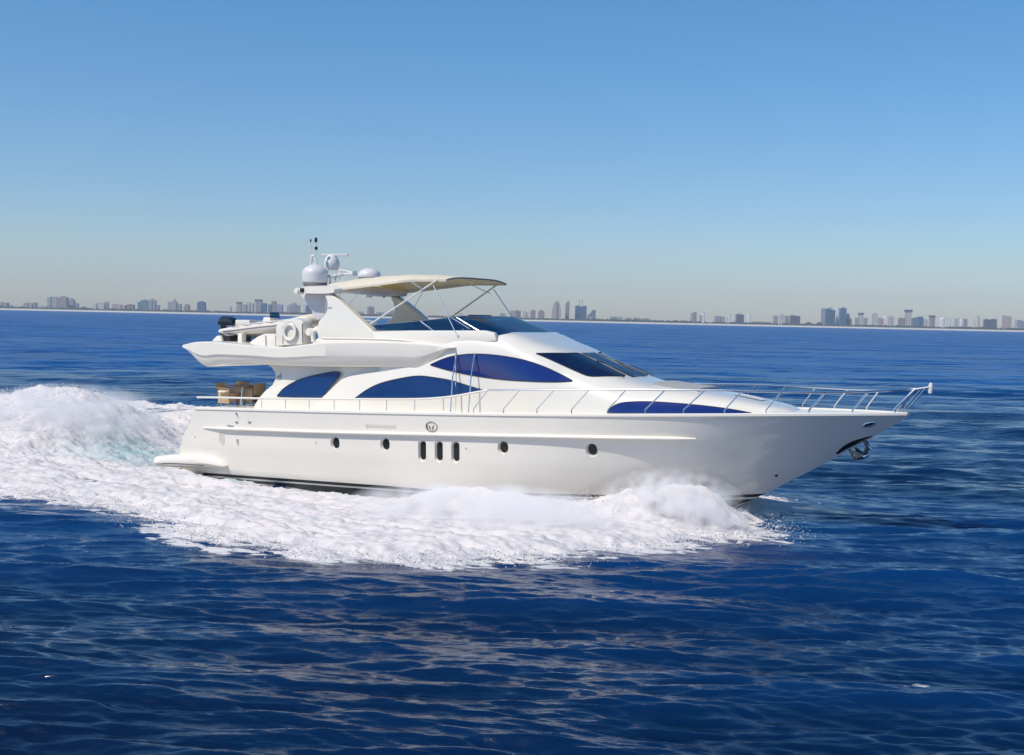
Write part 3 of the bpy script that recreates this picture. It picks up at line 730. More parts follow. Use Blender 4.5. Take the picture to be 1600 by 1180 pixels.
# low tree belt: clumps of foliage along the shore
tb = []; fb = []
def clump(x, y, z, rr, hh):
    b = len(tb); n = 7
    ring = [(x + rr*math.cos(2*math.pi*k/n)*(0.8+0.4*random.random()), y + rr*0.6*math.sin(2*math.pi*k/n), z + hh*(0.35+0.3*random.random())) for k in range(n)]
    tb.extend([(x + rr*0.8*math.cos(2*math.pi*k/n), y + rr*0.5*math.sin(2*math.pi*k/n), z-1) for k in range(n)]); tb.extend(ring); tb.append((x + random.uniform(-.3,.3)*rr, y, z + hh))
    for k in range(n):
        fb.append((b+k, b+(k+1) % n, b+n+(k+1) % n, b+n+k)); fb.append((b+n+k, b+n+(k+1) % n, b+2*n))
for k in range(2600):
    x = random.uniform(-3300, 3300); dens = vnoise(np.array([x/120.0]), np.array([3.3]), 5)[0]
    if random.random() < 0.25 + dens: clump(x, shorey(x) + 70 + random.uniform(0, 40), 8.6, random.uniform(5, 13), random.uniform(3, 7 + 5*dens))
for (x0, x1, yt) in ((123, 139, 479), (1257, 1270, 503), (1275, 1285, 503), (1042, 1068, 501), (320, 370, 486)):
    for k in range(26):
        px = random.uniform(x0, x1); u = 1 - abs((px-(x0+x1)/2)/((x1-x0)/2))**2
        p = far(px, yt, SHORE+85); clump(p.x, SHORE - DIST + 85, 8.6, 9, max((p.z-8.6)*u, 2))
me = bpy.data.meshes.new('tree_belt'); me.from_pydata(tb, [], fb); me.materials.append(LEAF)
o = bpy.data.objects.new('tree_belt', me); COL.objects.link(o); tag(o, 'low dark belt of trees and shrubs behind the far beach', 'trees', kind='stuff')
# ------------------------------------------------------------------ the yacht
yacht = empty('yacht', (0, 0, 0), -YAW)
tag(yacht, 'big cream motor yacht with blue windows running through foam', 'yacht')

TIPX = 13.5
def ysheer(x):
    t = np.clip((x + 1.0) / (TIPX + 1.0), 0, 1); return 3.1*(1 - t**2.9)
sheer_px = [(303,638.5),(400,640.5),(500,643),(600,645),(700,647),(800,648.5),(860,649),(960,649),(1060,649),(1160,648.5),(1250,648.5),(1340,648),(1424,647)]
SX, SZ = [], []
for px, py in sheer_px:
    y = -3.0
    for _ in range(40): p = at(px, py, y); y = 0.5*y - 0.5*float(ysheer(p.x))
    SX.append(p.x); SZ.append(p.z)
pf = np.polyfit(SX, SZ, 4)
def zsheer(x): return float(np.polyval(pf, min(max(x, SX[0]-0.3), TIPX)))
ZB = -0.85
stem_px = [(1424,648),(1400,662),(1360,684),(1310,710),(1250,741),(1180,776),(1140,795),(1085,812),(1000,835)]
ST = [at(px, py, 0) for px, py in stem_px]
stz = [p.z for p in ST][::-1]; stx = [p.x for p in ST][::-1]
TIPX = ST[0].x
stern_px = [(303,638.5),(298,655),(287,675),(279,695),(275,712),(274,730),(274,760)]
SR = [at(px, py, -2.98) for px, py in stern_px]
srz = [p.z for p in SR][::-1]; srx = [p.x for p in SR][::-1]
ZT = zsheer(TIPX)
def xstem(z): return float(np.interp(z, stz, stx))
def xstern(z): return float(np.interp(z, srz, srx))
NS, NX = 34, 150
def hull_pt(s, u):
    zt_ = ZB + (ZT - ZB)*s; x1 = xstem(zt_); x0 = xstern(ZB + (zsheer(-11.4) - ZB)*s)
    x = x0 + (x1 - x0)*u
    z = ZB + (zsheer(x) - ZB)*s
    b = np.interp(s, [0, .12, .26, .32, .6, 1], [2.1, 2.5, 2.8, 2.9, 3.04, 3.1])
    p = np.interp(s, [0, .3, .7, 1], [1.7, 1.95, 2.4, 2.9])
    t = max((x + 1.0) / (x1 + 1.0), 0)
    aft = 1 - 0.035*max((-x - 6)/5.5, 0)**2
    y = b*(1 - t**p)*aft
    return Vector((x, y, z))
us = [0.5*(k/NX) + 0.5*math.sin(0.5*math.pi*k/NX) for k in range(NX+1)]
rowsN = [[hull_pt(i/NS, u) for u in us] for i in range(NS+1)]
hb = MB()
hb.grid([[Vector((p.x, -p.y, p.z)) for p in r_] for r_ in rowsN])
hb.grid([[p for p in r_] for r_ in rowsN])
hb.grid([[Vector((r_[0].x, -r_[0].y, r_[0].z)) for r_ in rowsN], [r_[0] for r_ in rowsN]])          # transom
hb.grid([[Vector((p.x, -p.y, p.z)) for p in rowsN[-1]], [p for p in rowsN[-1]]])                       # top
hb.grid([[Vector((p.x, -p.y, p.z)) for p in rowsN[0]], [p for p in rowsN[0]]])
hull = hb.build('hull', GEL, yacht, angle=40)
HB = bvh_of([hull])

# recessed portholes, cut into the hull
def frame_at(px, py, B_=None):
    l, n = hit(B_ or HB, px, py); u = Vector((1, 0, 0)); u = (u - n*u.dot(n)).normalized(); v = n.cross(u).normalized()
    if v.z < 0: v = -v
    return l, n, u, v
def capsule(rx, ry, n=28):
    out = []
    for k in range(n):
        a = 2*math.pi*k/n; x, y = rx*math.cos(a), rx*math.sin(a)
        out.append((x, y + (ry-rx)*(1 if y > 0 else -1) if ry > rx else y))
    return out
holes = [(523.5,692.5,.20,.23), (601.5,694.5,.20,.23), (786,699.5,.20,.225), (925,703.5,.20,.225), (659.5,704.5,.165,.385), (685.5,705.5,.165,.385), (711.5,706.5,.165,.385)]
cut = MB(); panes = []
for px, py, rx, ry in holes:
    l, n, u, v = frame_at(px, py)
    for sgn in (1, -1):
        def M_(p): return Vector((p.x, p.y*sgn, p.z))
        o1 = [M_(l + n*0.03 + u*a*1.05 + v*b*1.05) for a, b in capsule(rx, ry)]
        i1 = [M_(l - n*0.085 + u*a*0.78 + v*b*0.84) for a, b in capsule(rx, ry)]
        k = len(o1); cut.add(o1 + i1, [tuple(range(k)), tuple(range(2*k-1, k-1, -1))] + [(j, (j+1) % k, k+(j+1) % k, k+j) for j in range(k)])
        gl = [M_(l - n*0.078 + u*a*0.70 + v*b*0.79) for a, b in capsule(rx, ry)]
        g2 = [M_(l - n*0.13 + u*a*0.70 + v*b*0.79) for a, b in capsule(rx, ry)]
        pm = MB(); pm.add(gl + g2, [tuple(range(k)), tuple(range(2*k-1, k-1, -1))] + [(j, (j+1) % k, k+(j+1) % k, k+j) for j in range(k)])
        panes.append(pm)
cutter = cut.build('cutter', GEL, None); 
md = hull.modifiers.new('cut', 'BOOLEAN'); md.operation = 'DIFFERENCE'; md.solver = 'EXACT'; md.object = cutter
dg = bpy.context.evaluated_depsgraph_get()
cutter.location = (0, 0, 0); cutter.rotation_euler = (0, 0, -YAW); bpy.context.view_layer.update(); dg.update()
nm = bpy.data.meshes.new_from_object(hull.evaluated_get(dg)); hull.modifiers.clear(); hull.data = nm; nm.name = 'hull'
for p in nm.polygons: p.use_smooth = True
nm.set_sharp_from_angle(angle=R(32))
bpy.data.objects.remove(cutter)
for pm in panes: pm.build('porthole', PORT, yacht)

def both(mb, name, m, parent=yacht, **k):
    o = mb.build(name, m, parent, **k); mb.mirror().build(name, m, parent, **k); return o

# stripes and bottom paint
both(ribbon(HB, [(318,738.5),(440,747.5),(600,759),(700,766.5),(860,771.5),(1000,774.5),(1100,775.2),(1196,771.5)], [(318,742.5),(440,751.5),(600,763.3),(700,770.5),(860,775),(1000,778),(1100,778.8),(1188,776)], 120, 2, 0.008, 0.02), 'boot_stripe', BLACK)
both(ribbon(HB, [(318,745),(440,754.2),(600,766),(700,773),(860,777.5),(1000,780.8),(1100,781.8),(1180,780)], [(318,766),(440,776),(600,788),(700,795),(860,799),(1000,800),(1080,797),(1135,794)], 120, 4, 0.006, 0.02), 'antifouling_paint', ANTIF)

# rub rail and gunwale
def strake(pxs, n, rout, rup, off):
    P = curve(pxs, n); rows = []
    for i, q in enumerate(P):
        l, no = hit(HB, q[0], q[1]); e = min(1, i/4, (n-1-i)/4); up = Vector((0, 0, 1))
        no = Vector((no.x, no.y, 0)).normalized()
        ro, ru = rout*(0.3+0.7*e), rup*(0.4+0.6*e)
        rows.append([l + no*off + no*ro*math.cos(a) + up*ru*math.sin(a) for a in np.linspace(-math.pi/2, math.pi/2, 8)] + [l - no*0.05 + up*ru, l - no*0.05 - up*ru])
    mb = MB(); mb.grid(rows, True); k = len(rows[0]); mb.f.append(tuple(range(k))); mb.f.append(tuple(range(len(mb.v)-k, len(mb.v)))); return mb
both(strake([(318,668.5),(500,675),(700,679.5),(900,683),(1088,686)], 90, 0.15, 0.065, 0.0), 'rub_rail', GEL2)
cap = []
for k in range(121):
    u = k/120; x = (SX[0]-0.05) + (TIPX - 0.05 - SX[0])*(u**0.9); y = float(ysheer(min(x, 13.49))); z = zsheer(x)
    y = max(y*(1-0.035*max((-x-6)/5.5, 0)**2), 0.04)
    cap.append([Vector((x, -y - 0.035, z - 0.035)), Vector((x, -y - 0.035, z + 0.03)), Vector((x, -y - 0.01, z + 0.05)), Vector((x, min(-y + 0.12, 0), z + 0.05)), Vector((x, min(-y + 0.12, 0), z - 0.035))])
m_ = MB(); m_.grid(cap, True); m_.f.append(tuple(range(5))); m_.f.append(tuple(range(len(m_.v)-5, len(m_.v)))); both(m_, 'gunwale', GEL2)
dk = []
for k in range(81):
    x = SX[0]+0.1 + (TIPX - 0.5 - SX[0])*k/80; y = max(float(ysheer(x)) - 0.14, 0.02); z = zsheer(x) + 0.012
    dk.append([Vector((x, -y, z)), Vector((x, 0, z + 0.03)), Vector((x, y, z))])
m_ = MB(); m_.grid(dk); m_.build('deck', TEAK if False else GEL2, yacht)

# swim platform
pl = []
for px, hw_, zt_, th in ((240,3.02,716,.26),(243,3.10,713,.42),(262,3.16,710.5,.50),(300,3.17,709.5,.50),(322,3.17,713,.44),(338,3.14,719,.32),(347,3.10,725,.16),(351,3.05,728,.05)):
    p = at(px, zt_, -hw_); pl.append([Vector((p.x, y*hw_, p.z - f*th)) for y, f in ((-.955, 0), (-.985, .05), (-1, .3), (-1, .62), (-.97, .9), (-.92, 1), (.92, 1), (.97, .9), (1, .62), (1, .3), (.985, .05), (.955, 0))])
m_ = MB(); m_.grid(pl, True); m_.f.append(tuple(range(12))); m_.f.append(tuple(range(len(m_.v)-12, len(m_.v))))
m_.build('swim_platform', GEL2, yacht, bevel=0)
m_ = ribbon(bvh_of([bpy.data.objects['swim_platform']]), [(242,723),(280,724),(318,726.5)], [(242,724.6),(280,725.6),(318,728)], 30, 1, 0.004, 0.01); m_.build('trim_line', GREY, bpy.data.objects['swim_platform'])

# ------------------------------------------------ superstructure body (loft)
top_px = [(600,548),(660,545),(690,530),(712,521),(740,517.5),(765,518),(838,518.3),(852,522.5),(872,532),(905,543),(920,550),(950,564),(980,577.5),(1004,588),(1020,593),(1045,598.5),(1100,606),(1160,616.5),(1200,625.5),(1235,634),(1250,640),(1257,647)]
TX, TZ = [], []
for px, py in top_px: p = at(px, py, -2.2 if px < 790 else 0.2); TX.append(p.x); TZ.append(p.z)
def ztop(x): return float(np.interp(x, TX, TZ))
X0, X1 = TX[0], TX[-1]
# smooth top line
xs_ = np.linspace(X0, X1, 160); tz = np.array([ztop(x) for x in xs_]); kk = np.array([1,2,1])/4
for _ in range(3): tz[1:-1] = np.convolve(tz, kk, 'valid')
def ztop(x): return float(np.interp(x, xs_, tz))
def wbody(x):
    w_ = np.interp(x, [-6, 2, 5, 7, 8.5, 9.6, X1], [2.436, 2.42, 2.2, 1.9, 1.55, 1.1, 0.35])
    return float(min(w_, float(ysheer(x)) - 0.35 if x > 3 else 9))
def NEx(x): return float(np.interp(x, [-2, 0, 3, 5], [10, 8, 3.6, 3.0]))
def body_z(x, y):
    w_ = wbody(x); z0 = zsheer(x) - 0.03; h = max(ztop(x) - z0, 0.03)
    NE = NEx(x); q = min(abs(y)/w_, 0.9999); return z0 + h*(1 - q**NE)**(1/NE)
rows = []
for x in np.concatenate([np.linspace(X0, X1-0.35, 130), np.linspace(X1-0.33, X1, 8)]):
    w_ = wbody(x); z0 = zsheer(x) - 0.03; h = max(ztop(x) - z0, 0.03); row = []; NE = NEx(x)
    for k in range(49):
        a = math.pi*k/48; c, s_ = math.cos(a), math.sin(a)
        yy = -math.copysign(abs(c)**(2/NE), c)*w_; zz = abs(s_)**(2/NE)
        row.append(Vector((x, yy*(1 - (0.05 if x > 3 else 0.015 + 0.035*max(x, 0)/3)*zz), z0 + h*zz)))
    rows.append(row)
m_ = MB(); m_.grid(rows); m_.f.append(tuple(range(49))); m_.f.append(tuple(range(len(m_.v)-49, len(m_.v))))
body = m_.build('superstructure', GEL, yacht, angle=50)

# recessed aft wall, and the proud sweeping band
m_ = slab([(404,562),(424,574),(430,583),(430,592),(426,601),(415,610),(405,621),(397,634),(393,650),(712,655),(712,555)], -2.28, -2.10)
aftwall = m_.build('side_wall', GEL, yacht, bevel=0.03); m_.mirror().build('side_wall', GEL, yacht, bevel=0.03)
m_ = slab([(478,652),(492,632),(508,617),(521,604),(533,593),(546,588),(570,584),(600,580),(628,575.5),(640,574),(650,576),(657,573),(680,562),(700,554),(712,552),(712,655)], -2.44, -2.20)
band = m_.build('window_arch', GEL2, yacht, bevel=0.02); m_.mirror().build('window_arch', GEL2, yacht, bevel=0.02)
# low bulwark moulding at the foot of the aft wall
m_ = slab([(396,645),(404,625),(416,611),(436,603.5),(470,604),(500,613),(520,622),(530,625),(560,626.5),(560,650)], -2.36, -2.2); both(m_, 'wall_moulding', GEL2, bevel=0.03)
# inner cabin block behind the walls
a0 = at(468, 650, -2.1); b0 = at(600, 650, -2.1); zc = at(500, 566, -2.2).z
MB().box(((a0.x+b0.x+0.6)/2, 0, (zsheer(-7)+zc)/2), (b0.x-a0.x+0.6, 4.3, zc - zsheer(-7))).build('salon_bulkhead', GREY, yacht, bevel=0.03)
# flybridge wing
up_px = [(278,538.5),(300,534.5),(330,533.5),(360,536),(400,540),(440,542),(500,535),(560,533),(620,534),(670,537.5),(700,543)]
lo_px = [(278,540),(300,556),(324,573),(345,569.5),(400,568.5),(440,571),(500,573),(560,573.5),(620,574),(655,573),(700,544.5)]
def wline(pts, y):
    P = [at(a, b, y) for a, b in curve(pts, 120)]; return [p.x for p in P], [p.z for p in P]
ux, uz = wline(up_px, -2.86); lx, lz = wline(lo_px, -2.6)
wing = []
for x in np.linspace(ux[0]+0.01, ux[-1]-0.01, 110):
    zu = float(np.interp(x, ux, uz)); xl = x + 0.0; zl = min(float(np.interp(xl, lx, lz)), zu - 0.015)
    u = (x-ux[0])/(ux[-1]-ux[0]); W_ = 2.86 - 0.34*sm(0.55, 1.0, u) - 0.22*(1-sm(0, .08, u)); dz = zu - zl
    crease = zu - dz*0.60
    half = [(-W_ + 0.10, zu), (-W_ + 0.03, zu - 0.02), (-W_, zu - min(.06, dz*.3)), (-W_ - 0.01, crease + dz*.05), (-W_ + 0.045*sm(.75,.3,u), crease), (-W_ + 0.075, crease - dz*0.12), (-W_ + 0.15, zl + dz*0.08), (-W_ + 0.24, zl)]
    wing.append([Vector((x, a, b)) for a, b in half] + [Vector((x, -a, b)) for a, b in half[::-1]])
m_ = MB(); m_.grid(wing, True); m_.f.append(tuple(range(16))); m_.f.append(tuple(range(len(m_.v)-16, len(m_.v))))
wingo = m_.build('flybridge_deck', GEL, yacht, angle=30)
# flybridge coaming between the arch and the helm screen
m_ = slab([(497,540),(497,527),(515,524),(582,518),(640,516.5),(690,516.5),(757,516.5),(772,520),(776,532),(712,545),(690,546)], -2.26, -2.06, tilt=0.0); cm = m_.build('flybridge_coaming', GEL2, yacht, bevel=0.04); m_.mirror().build('flybridge_coaming', GEL2, yacht, bevel=0.04)
def strip_tube(pxs, y, r, name, m, parent=yacht, mir=True, n=30, sides=8):
    P = [at(a, b, y) for a, b in curve(pxs, n)] if len(pxs) > 2 else [at(a, b, y) for a, b in pxs]
    mb = MB().tube(P, r, sides); 
    return both(mb, name, m, parent) if mir else mb.build(name, m, parent)
strip_tube([(503,528.5),(560,529),(620,531),(678,537)], -2.275, 0.022, 'coaming_ledge', GEL2)

# ------------------------------------------------ windows
SB = bvh_of([body, aftwall, band])
W1u = [(436,618),(446,607),(462,597),(480,590),(505,584),(527,580.5),(534,582)]; W1l = [(436,618.5),(455,619.5),(470,621),(487,622),(505,622.5),(520,606),(535,584)]
W1l = [(436,619),(450,620),(470,621.5),(488,622),(502,622.5),(509,616),(522,601),(531,590),(534.5,583)]
AB = bvh_of([aftwall])
def window(bvh, u, l, m, n=70, mm=8, off=0.012, name='side_window'):
    rb = ribbon(bvh, u, l, n, mm, off); lp = rb.loop
    for s_ in (1, -1):
        w_ = (rb if s_ == 1 else rb.mirror()).build(name, m, yacht)
        P = [Vector((p.x, p.y*s_, p.z)) for p in lp]; P = P + P[:1]
        MB().tube(P, 0.014, 6, caps=False).build('frame', BLACK, w_)
# moulding covers the foot of window 1, so the glass is cast on the wall itself
window(AB, W1u, W1l, MIDBLUE, off=0.10)
MBv = bvh_of([band, body])
window(MBv, [(556,621.5),(572,610),(592,600),(620,592.5),(653,587.5),(680,590),(705,594.5),(730,602),(757,610.5)], [(556,622.5),(600,622.5),(640,622.3),(680,621.5),(705,619),(730,615),(757,611)], MIDBLUE)
BB = bvh_of([body, band])
window(BB, [(673,569.8),(690,562),(708,556.5),(735,553.3),(762,553.8),(790,557),(820,563),(850,573),(876,585),(894,594.5)], [(673,570.5),(695,577),(720,583),(750,588.5),(790,593.5),(830,596),(870,597),(894,596)], NAVY)
OB = bvh_of([body])
window(OB, [(949,643),(958,635),(970,630),(985,628),(1010,627.6),(1040,629),(1080,632.2),(1120,636.5),(1150,641),(1174,645.6)], [(949,645),(958,645.6),(970,645.9),(985,646),(1010,646.2),(1040,646.4),(1080,646.6),(1120,646.7),(1150,646.8),(1174,646.5)], NAVY)
window(OB, [(838,552.5),(860,552.3),(885,552.5),(905,553),(925,562),(950,574),(976,586.5)], [(838,553),(857,561),(878,570.5),(900,580.5),(920,588),(948,588.2),(976,588)], DARKGL, name='pilothouse_window')
# windscreen across the front
def body_n(x, y):
    e = 0.02; dx = (body_z(x+e, y) - body_z(x-e, y))/(2*e); dy = (body_z(x, y+e) - body_z(x, y-e))/(2*e); return Vector((-dx, -dy, 1)).normalized()
mul = [hit(OB, a, b)[0] for a, b in ((909,553.5),(940,567),(978,586.5))]; print('mullion', mul)
xa, xb = at(921, 551, 0).x - 0.05, at(1001, 588, 0).x
for sgn in (-1, 1):
    rows = []
    for i in range(30):
        x = xa + (xb - xa)*i/29; ym = float(np.interp(x, [m.x for m in mul], [-m.y for m in mul])) - 0.09
        ym = min(ym, wbody(x)*0.93)
        rows.append([Vector((x, sgn*y, body_z(x, y)*1.0)) + Vector((body_n(x, y).x, sgn*body_n(x, y).y, body_n(x, y).z))*0.014 for y in np.linspace(0.03, ym, 16)])
    m_ = MB(); m_.grid(rows); m_.build('windscreen', DARKGL, yacht)
    for (f0, f1, yy) in ((0.98, 0.35, 0.45), (0.98, 0.45, 1.15)):
        P = []
        for k in range(9):
            x = xa + (xb-xa)*(f0 + (f1-f0)*k/8); y = yy + 0.25*k/8; P.append(Vector((x, sgn*y, body_z(x, y)+0.045)))
        MB().tube(P, 0.014, 6).build('wiper', BLACK, yacht)
# foredeck hatch and sunpad
def on_body(x0, x1, y0, y1, n=12, m=8, off=0.03):
    return [[Vector((x, y, body_z(x, y) + off)) for y in np.linspace(y0, y1, m)] for x in np.linspace(x0, x1, n)]
xh0, xh1 = at(1040, 600, 0).x, at(1108, 606, 0).x
g = on_body(xh0, xh1, -0.95, 0.95, off=0.07); m_ = MB(); m_.grid(g)
lp = [g[0][j] for j in range(8)] + [g[i][7] for i in range(1, 12)] + [g[11][j] for j in range(6, -1, -1)] + [g[i][0] for i in range(10, 0, -1)]
m_.grid([lp, [p - Vector((0, 0, 0.1)) for p in lp]], True); m_.build('sun_pad', CUSH, yacht)
for s_ in ():
    m_ = MB().tube([Vector((xh0+0.5, s_*0.62, body_z(xh0+.5, .6)+.05)), Vector((xh0+0.5, s_*0.62, body_z(xh0+.5, .6)+.2)), Vector((xh1-.3, s_*0.58, body_z(xh1-.3, .6)+.2)), Vector((xh1-.3, s_*.58, body_z(xh1-.3, .6)+.05))], 0.016); m_.build('grab_rail', STEEL, yacht)
xq0, xq1 = at(1150, 616, 0).x, at(1195, 624, 0).x
m_ = MB(); m_.grid(on_body(xq0, xq1, -0.35, 0.35, off=0.02)); m_.build('foredeck_hatch', RADW, yacht)

# flybridge windscreen: wraps from the near side round the front to the far side
def plan(xa, xf, w_, n=60):
    out = []
    for k in range(n+1):
        a = -math.pi/2 + math.pi*k/n; c, s_ = math.cos(a), math.sin(a)
        out.append((xa + (xf-xa)*abs(c)**(2/3.6), math.copysign(abs(s_)**(2/3.6), s_)*w_))
    return out
bxf = at(842, 519, 0).x; txf = at(770, 493, 0).x; bxa = at(588, 517, -2.15).x; txa = at(582, 507, -2.05).x
topz = [(bxa, at(582,507,-2.05).z), (at(640,503,-2.05).x, at(640,503,-2.05).z), (at(690,498,-2.0).x, at(690,498,-2.0).z), (at(725,493.5,-1.9).x, at(725,493.5,-1.9).z), (txf, at(770,492.5,0).z)]
xmid = at(745, 517, -2.1).x
bp_ = [(bxa + (xmid-bxa)*k/16, -2.15) for k in range(16)] + plan(xmid, bxf, 2.15) + [(bxa + (xmid-bxa)*k/16, 2.15) for k in range(15, -1, -1)]
xmt = at(708, 497, -2.0).x
tp_ = [(txa + (xmt-txa)*k/16, -2.03) for k in range(16)] + plan(xmt, txf, 2.03) + [(txa + (xmt-txa)*k/16, 2.03) for k in range(15, -1, -1)]
tzs = [t[1] for t in topz]; txs = [t[0] for t in topz]
zcoam = at(640, 517, -2.15).z
bot = []; 
for x, y in bp_: bot.append(Vector((x, y, zcoam if x < xmid else min(zcoam, body_z(x, y) - 0.01))))
topp = [Vector((x, y, float(np.interp(x, txs, tzs)))) for x, y in tp_]
rows = [[b_*(1-k/6) + t_*(k/6) for b_, t_ in zip(bot, topp)] for k in range(7)]
m_ = MB(); m_.grid(rows); inner = [[p + Vector((0, -math.copysign(0.012, p.y), 0)) for p in r_] for r_ in rows]
fly = m_.build('flybridge_screen', FLYGL, yacht)
MB().tube(topp, 0.016, 6).build('screen_rail', STEEL, yacht)
# helm console and seats behind the screen
hx = at(735, 505, 0).x
MB().box((hx, 0.9, zcoam+0.05), (0.55, 1.2, 0.75)).build('helm_console', GREY, yacht, bevel=0.08)
MB().box((hx-0.35, 1.2, zcoam+0.52), (0.7, 0.5, 0.16)).build('instrument_screen', BLACK, yacht, bevel=0.03)
fl0 = at(560, 530, 0)
MB().box(((fl0.x+xmid)/2, 0, zcoam-0.42), (xmid-fl0.x, 4.15, 0.08)).build('flybridge_floor', GEL2, yacht)
MB().box((at(640, 510, 0).x, 1.2, zcoam-0.12), (1.8, 0.8, 0.5)).box((at(640, 510, 0).x, 1.55, zcoam+0.15), (1.8, 0.18, 0.4)).build('flybridge_sofa', CUSH, yacht, bevel=0.06)

# ------------------------------------------------ radar arch
leg_px = [(503,459),(513,459),(528,469),(545,484),(562,500),(582,518),(586,530),(497,530),(493,514),(497,501),(504,494),(509,484),(508,470)]
for s_ in (1, -1):
    m_ = slab(leg_px, -2.28, -1.93, tilt=0.06, z0=at(540, 528, -2.2).z)
    (m_ if s_ == 1 else m_.mirror()).build('arch_leg', GEL, yacht, bevel=0.07, segs=3)
m_ = slab([(466,458),(476,470),(486,487),(494,501),(506,498),(512,484),(510,456)], -1.75, -1.5)
m_.build('arch_fairing', RADW, yacht, bevel=0.06)
# cross beam
cb0 = at(463, 455, -2.2); cb1 = at(530, 450, -2.2); zt1 = at(495, 447.5, -2.2).z; zt0 = at(495, 460, -2.2).z
m_ = MB(); rows = []
for y in np.linspace(-2.25, 2.25, 31):
    arc = 0.10*(1-(y/2.25)**2); e = 0.82 + 0.18*min(1, (2.25-abs(y))/0.25)
    xm_, hwx = (cb0.x+cb1.x)/2, (cb1.x-cb0.x)/2*e; zm_, hz = (zt0+zt1)/2 + arc, (zt1-zt0)/2*e
    rows.append([Vector((xm_ + hwx*math.copysign(abs(math.cos(a))**.6, math.cos(a)), y, zm_ + hz*math.copysign(abs(math.sin(a))**.6, math.sin(a)))) for a in np.linspace(0, 2*math.pi, 25)[:-1]])
m_.grid(rows, True); m_.f.append(tuple(range(24))); m_.f.append(tuple(range(len(m_.v)-24, len(m_.v)))); m_.build('arch_beam', GEL2, yacht)
ztopb = zt1 + 0.02
p = at(471, 453.5, -2.27); MB().box((p.x+0.02, p.y+0.05, p.z), (0.19, 0.12, 0.15)).build('stern_light', BLACK, yacht, bevel=0.03)
p = at(465, 455, -2.2); both(MB().lathe((p.x-0.02, p.y+.12, p.z), [(0,-.2),(.09,-.2),(.12,-.14),(.12,.14),(.09,.2),(0,.2)], 16, 'y'), 'loudspeaker', GEL2)
p = at(600, 463.5, 2.0); MB().lathe(p, [(0,-.05),(.05,-.03),(.06,.03),(0,.06)], 12).build('deck_lamp', BLACK, yacht)

def dome(px, py_base, y, r_px, h_px, straight, name='radome'):
    p = at(px, py_base, y); q = at(px + r_px, py_base, y); r_ = q.x - p.x; h = at(px, py_base - h_px, y).z - p.z
    prof = [(0, -.02), (r_*.8, -.02), (r_*.86, 0.0), (r_*.97, h*.05), (r_, h*.12), (r_, h*straight)] + [(r_*math.cos(a), h*straight + h*(1-straight)*math.sin(a)) for a in np.linspace(0, math.pi/2, 12)[1:]]
    o = MB().lathe(p, prof, 32).build(name, RADW, yacht)
    MB().lathe(p - Vector((0, 0, .07)), [(0, -.22), (r_*.6, -.22), (r_*.84, -.02), (r_*.94, .05), (r_*.9, .09), (0, .09)], 28).build('base', GREY, o)
dome(492, 442.5, -1.3, 16, 29, 0.5); dome(577, 434.5, 1.5, 14.5, 15.5, 0.25)
# mast with whip aerials
p0 = at(489, 415, -0.9); 
mast = empty('mast', (0, 0, 0)); mast.parent = yacht
mast = MB().tube([at(484.5,440,-.9), at(486,412,-.9), at(488,400,-.9)], 0.035).tube([at(494,440,-.9), at(494,406,-.9), at(490,399,-.9)], 0.04).tube([at(484,413,-.9), at(495,413,-.9)], 0.02).tube([at(487,400,-.9), at(492,400,-.9)], 0.05).build('mast_frame', TUBEW, yacht)
bpy.data.objects.remove(bpy.data.objects['mast'])
for (a, b, c_, rr, mm_) in ((485.5,402,376,.018,TUBEW),(493.5,400,373,.022,TUBEW),(484,404,382,.012,TUBEW)):
    MB().tube([at(a, b, -.9), at(a, c_, -.9)], rr).build('aerial', mm_, mast)
for (a, b, rr, hh) in ((493.6,375,.055,.17),(494,388,.06,.12),(485.5,376,.03,.1)):
    MB().lathe(at(a, b, -.9), [(0,-hh/2),(rr*.8,-hh/2),(rr,-hh*.2),(rr,hh*.2),(rr*.7,hh/2),(0,hh/2)], 14).build('masthead_light', DARKGL, mast)
# radar on its pedestal
p = at(518, 421, -0.2); s1 = at(519,421,-.2).x - p.x; 
ped = MB().lathe(p, [(0,0),(s1*8.5,0),(s1*10,s1*4),(s1*10,s1*9),(s1*7,s1*15),(s1*4,s1*18),(0,s1*18)], 24).build('radar_pedestal', RADW, yacht)
q = at(523, 398.5, -.2); MB().box((q.x, q.y, q.z), (s1*36, 0.10, 0.085), rz=0.25).build('scanner_bar', RADW, ped, bevel=0.03)
MB().tube([at(519,404,-.2), at(519,398,-.2)], 0.07).build('neck', GREY, ped)
MB().tube([at(507,420,-.2), at(528,421.5,-.2), at(552,426,-.2)], 0.035).tube([at(512,420,-.6), at(508,446,-.6)], 0.035).tube([at(530,421,-.2), at(538,446,-.2)], 0.03).tube([at(512,420,.3), at(510,446,.3)], 0.03).tube([at(507,420,-.6), at(507,420,.4)], 0.03).build('radar_platform', TUBEW, yacht)
for dy, a in ((-.35, 0), (-.15, 3)):
    P = [at(533+a, 429, dy), at(545+a, 428, dy), at(553+a, 427.5, dy)]; MB().tube(P, [.035, .045, .10], 14).build('horn', RADW, yacht)
for (a, b, dy) in ((516, 434, -.9), (524, 433, .4), (532, 431, -.6)):
    p = at(a, b, dy); MB().lathe(p, [(0,-.25),(.03,-.25),(.03,-.02),(.12,0),(.13,.05),(.07,.1),(0,.11)], 16).build('gps_antenna', RADW, yacht)

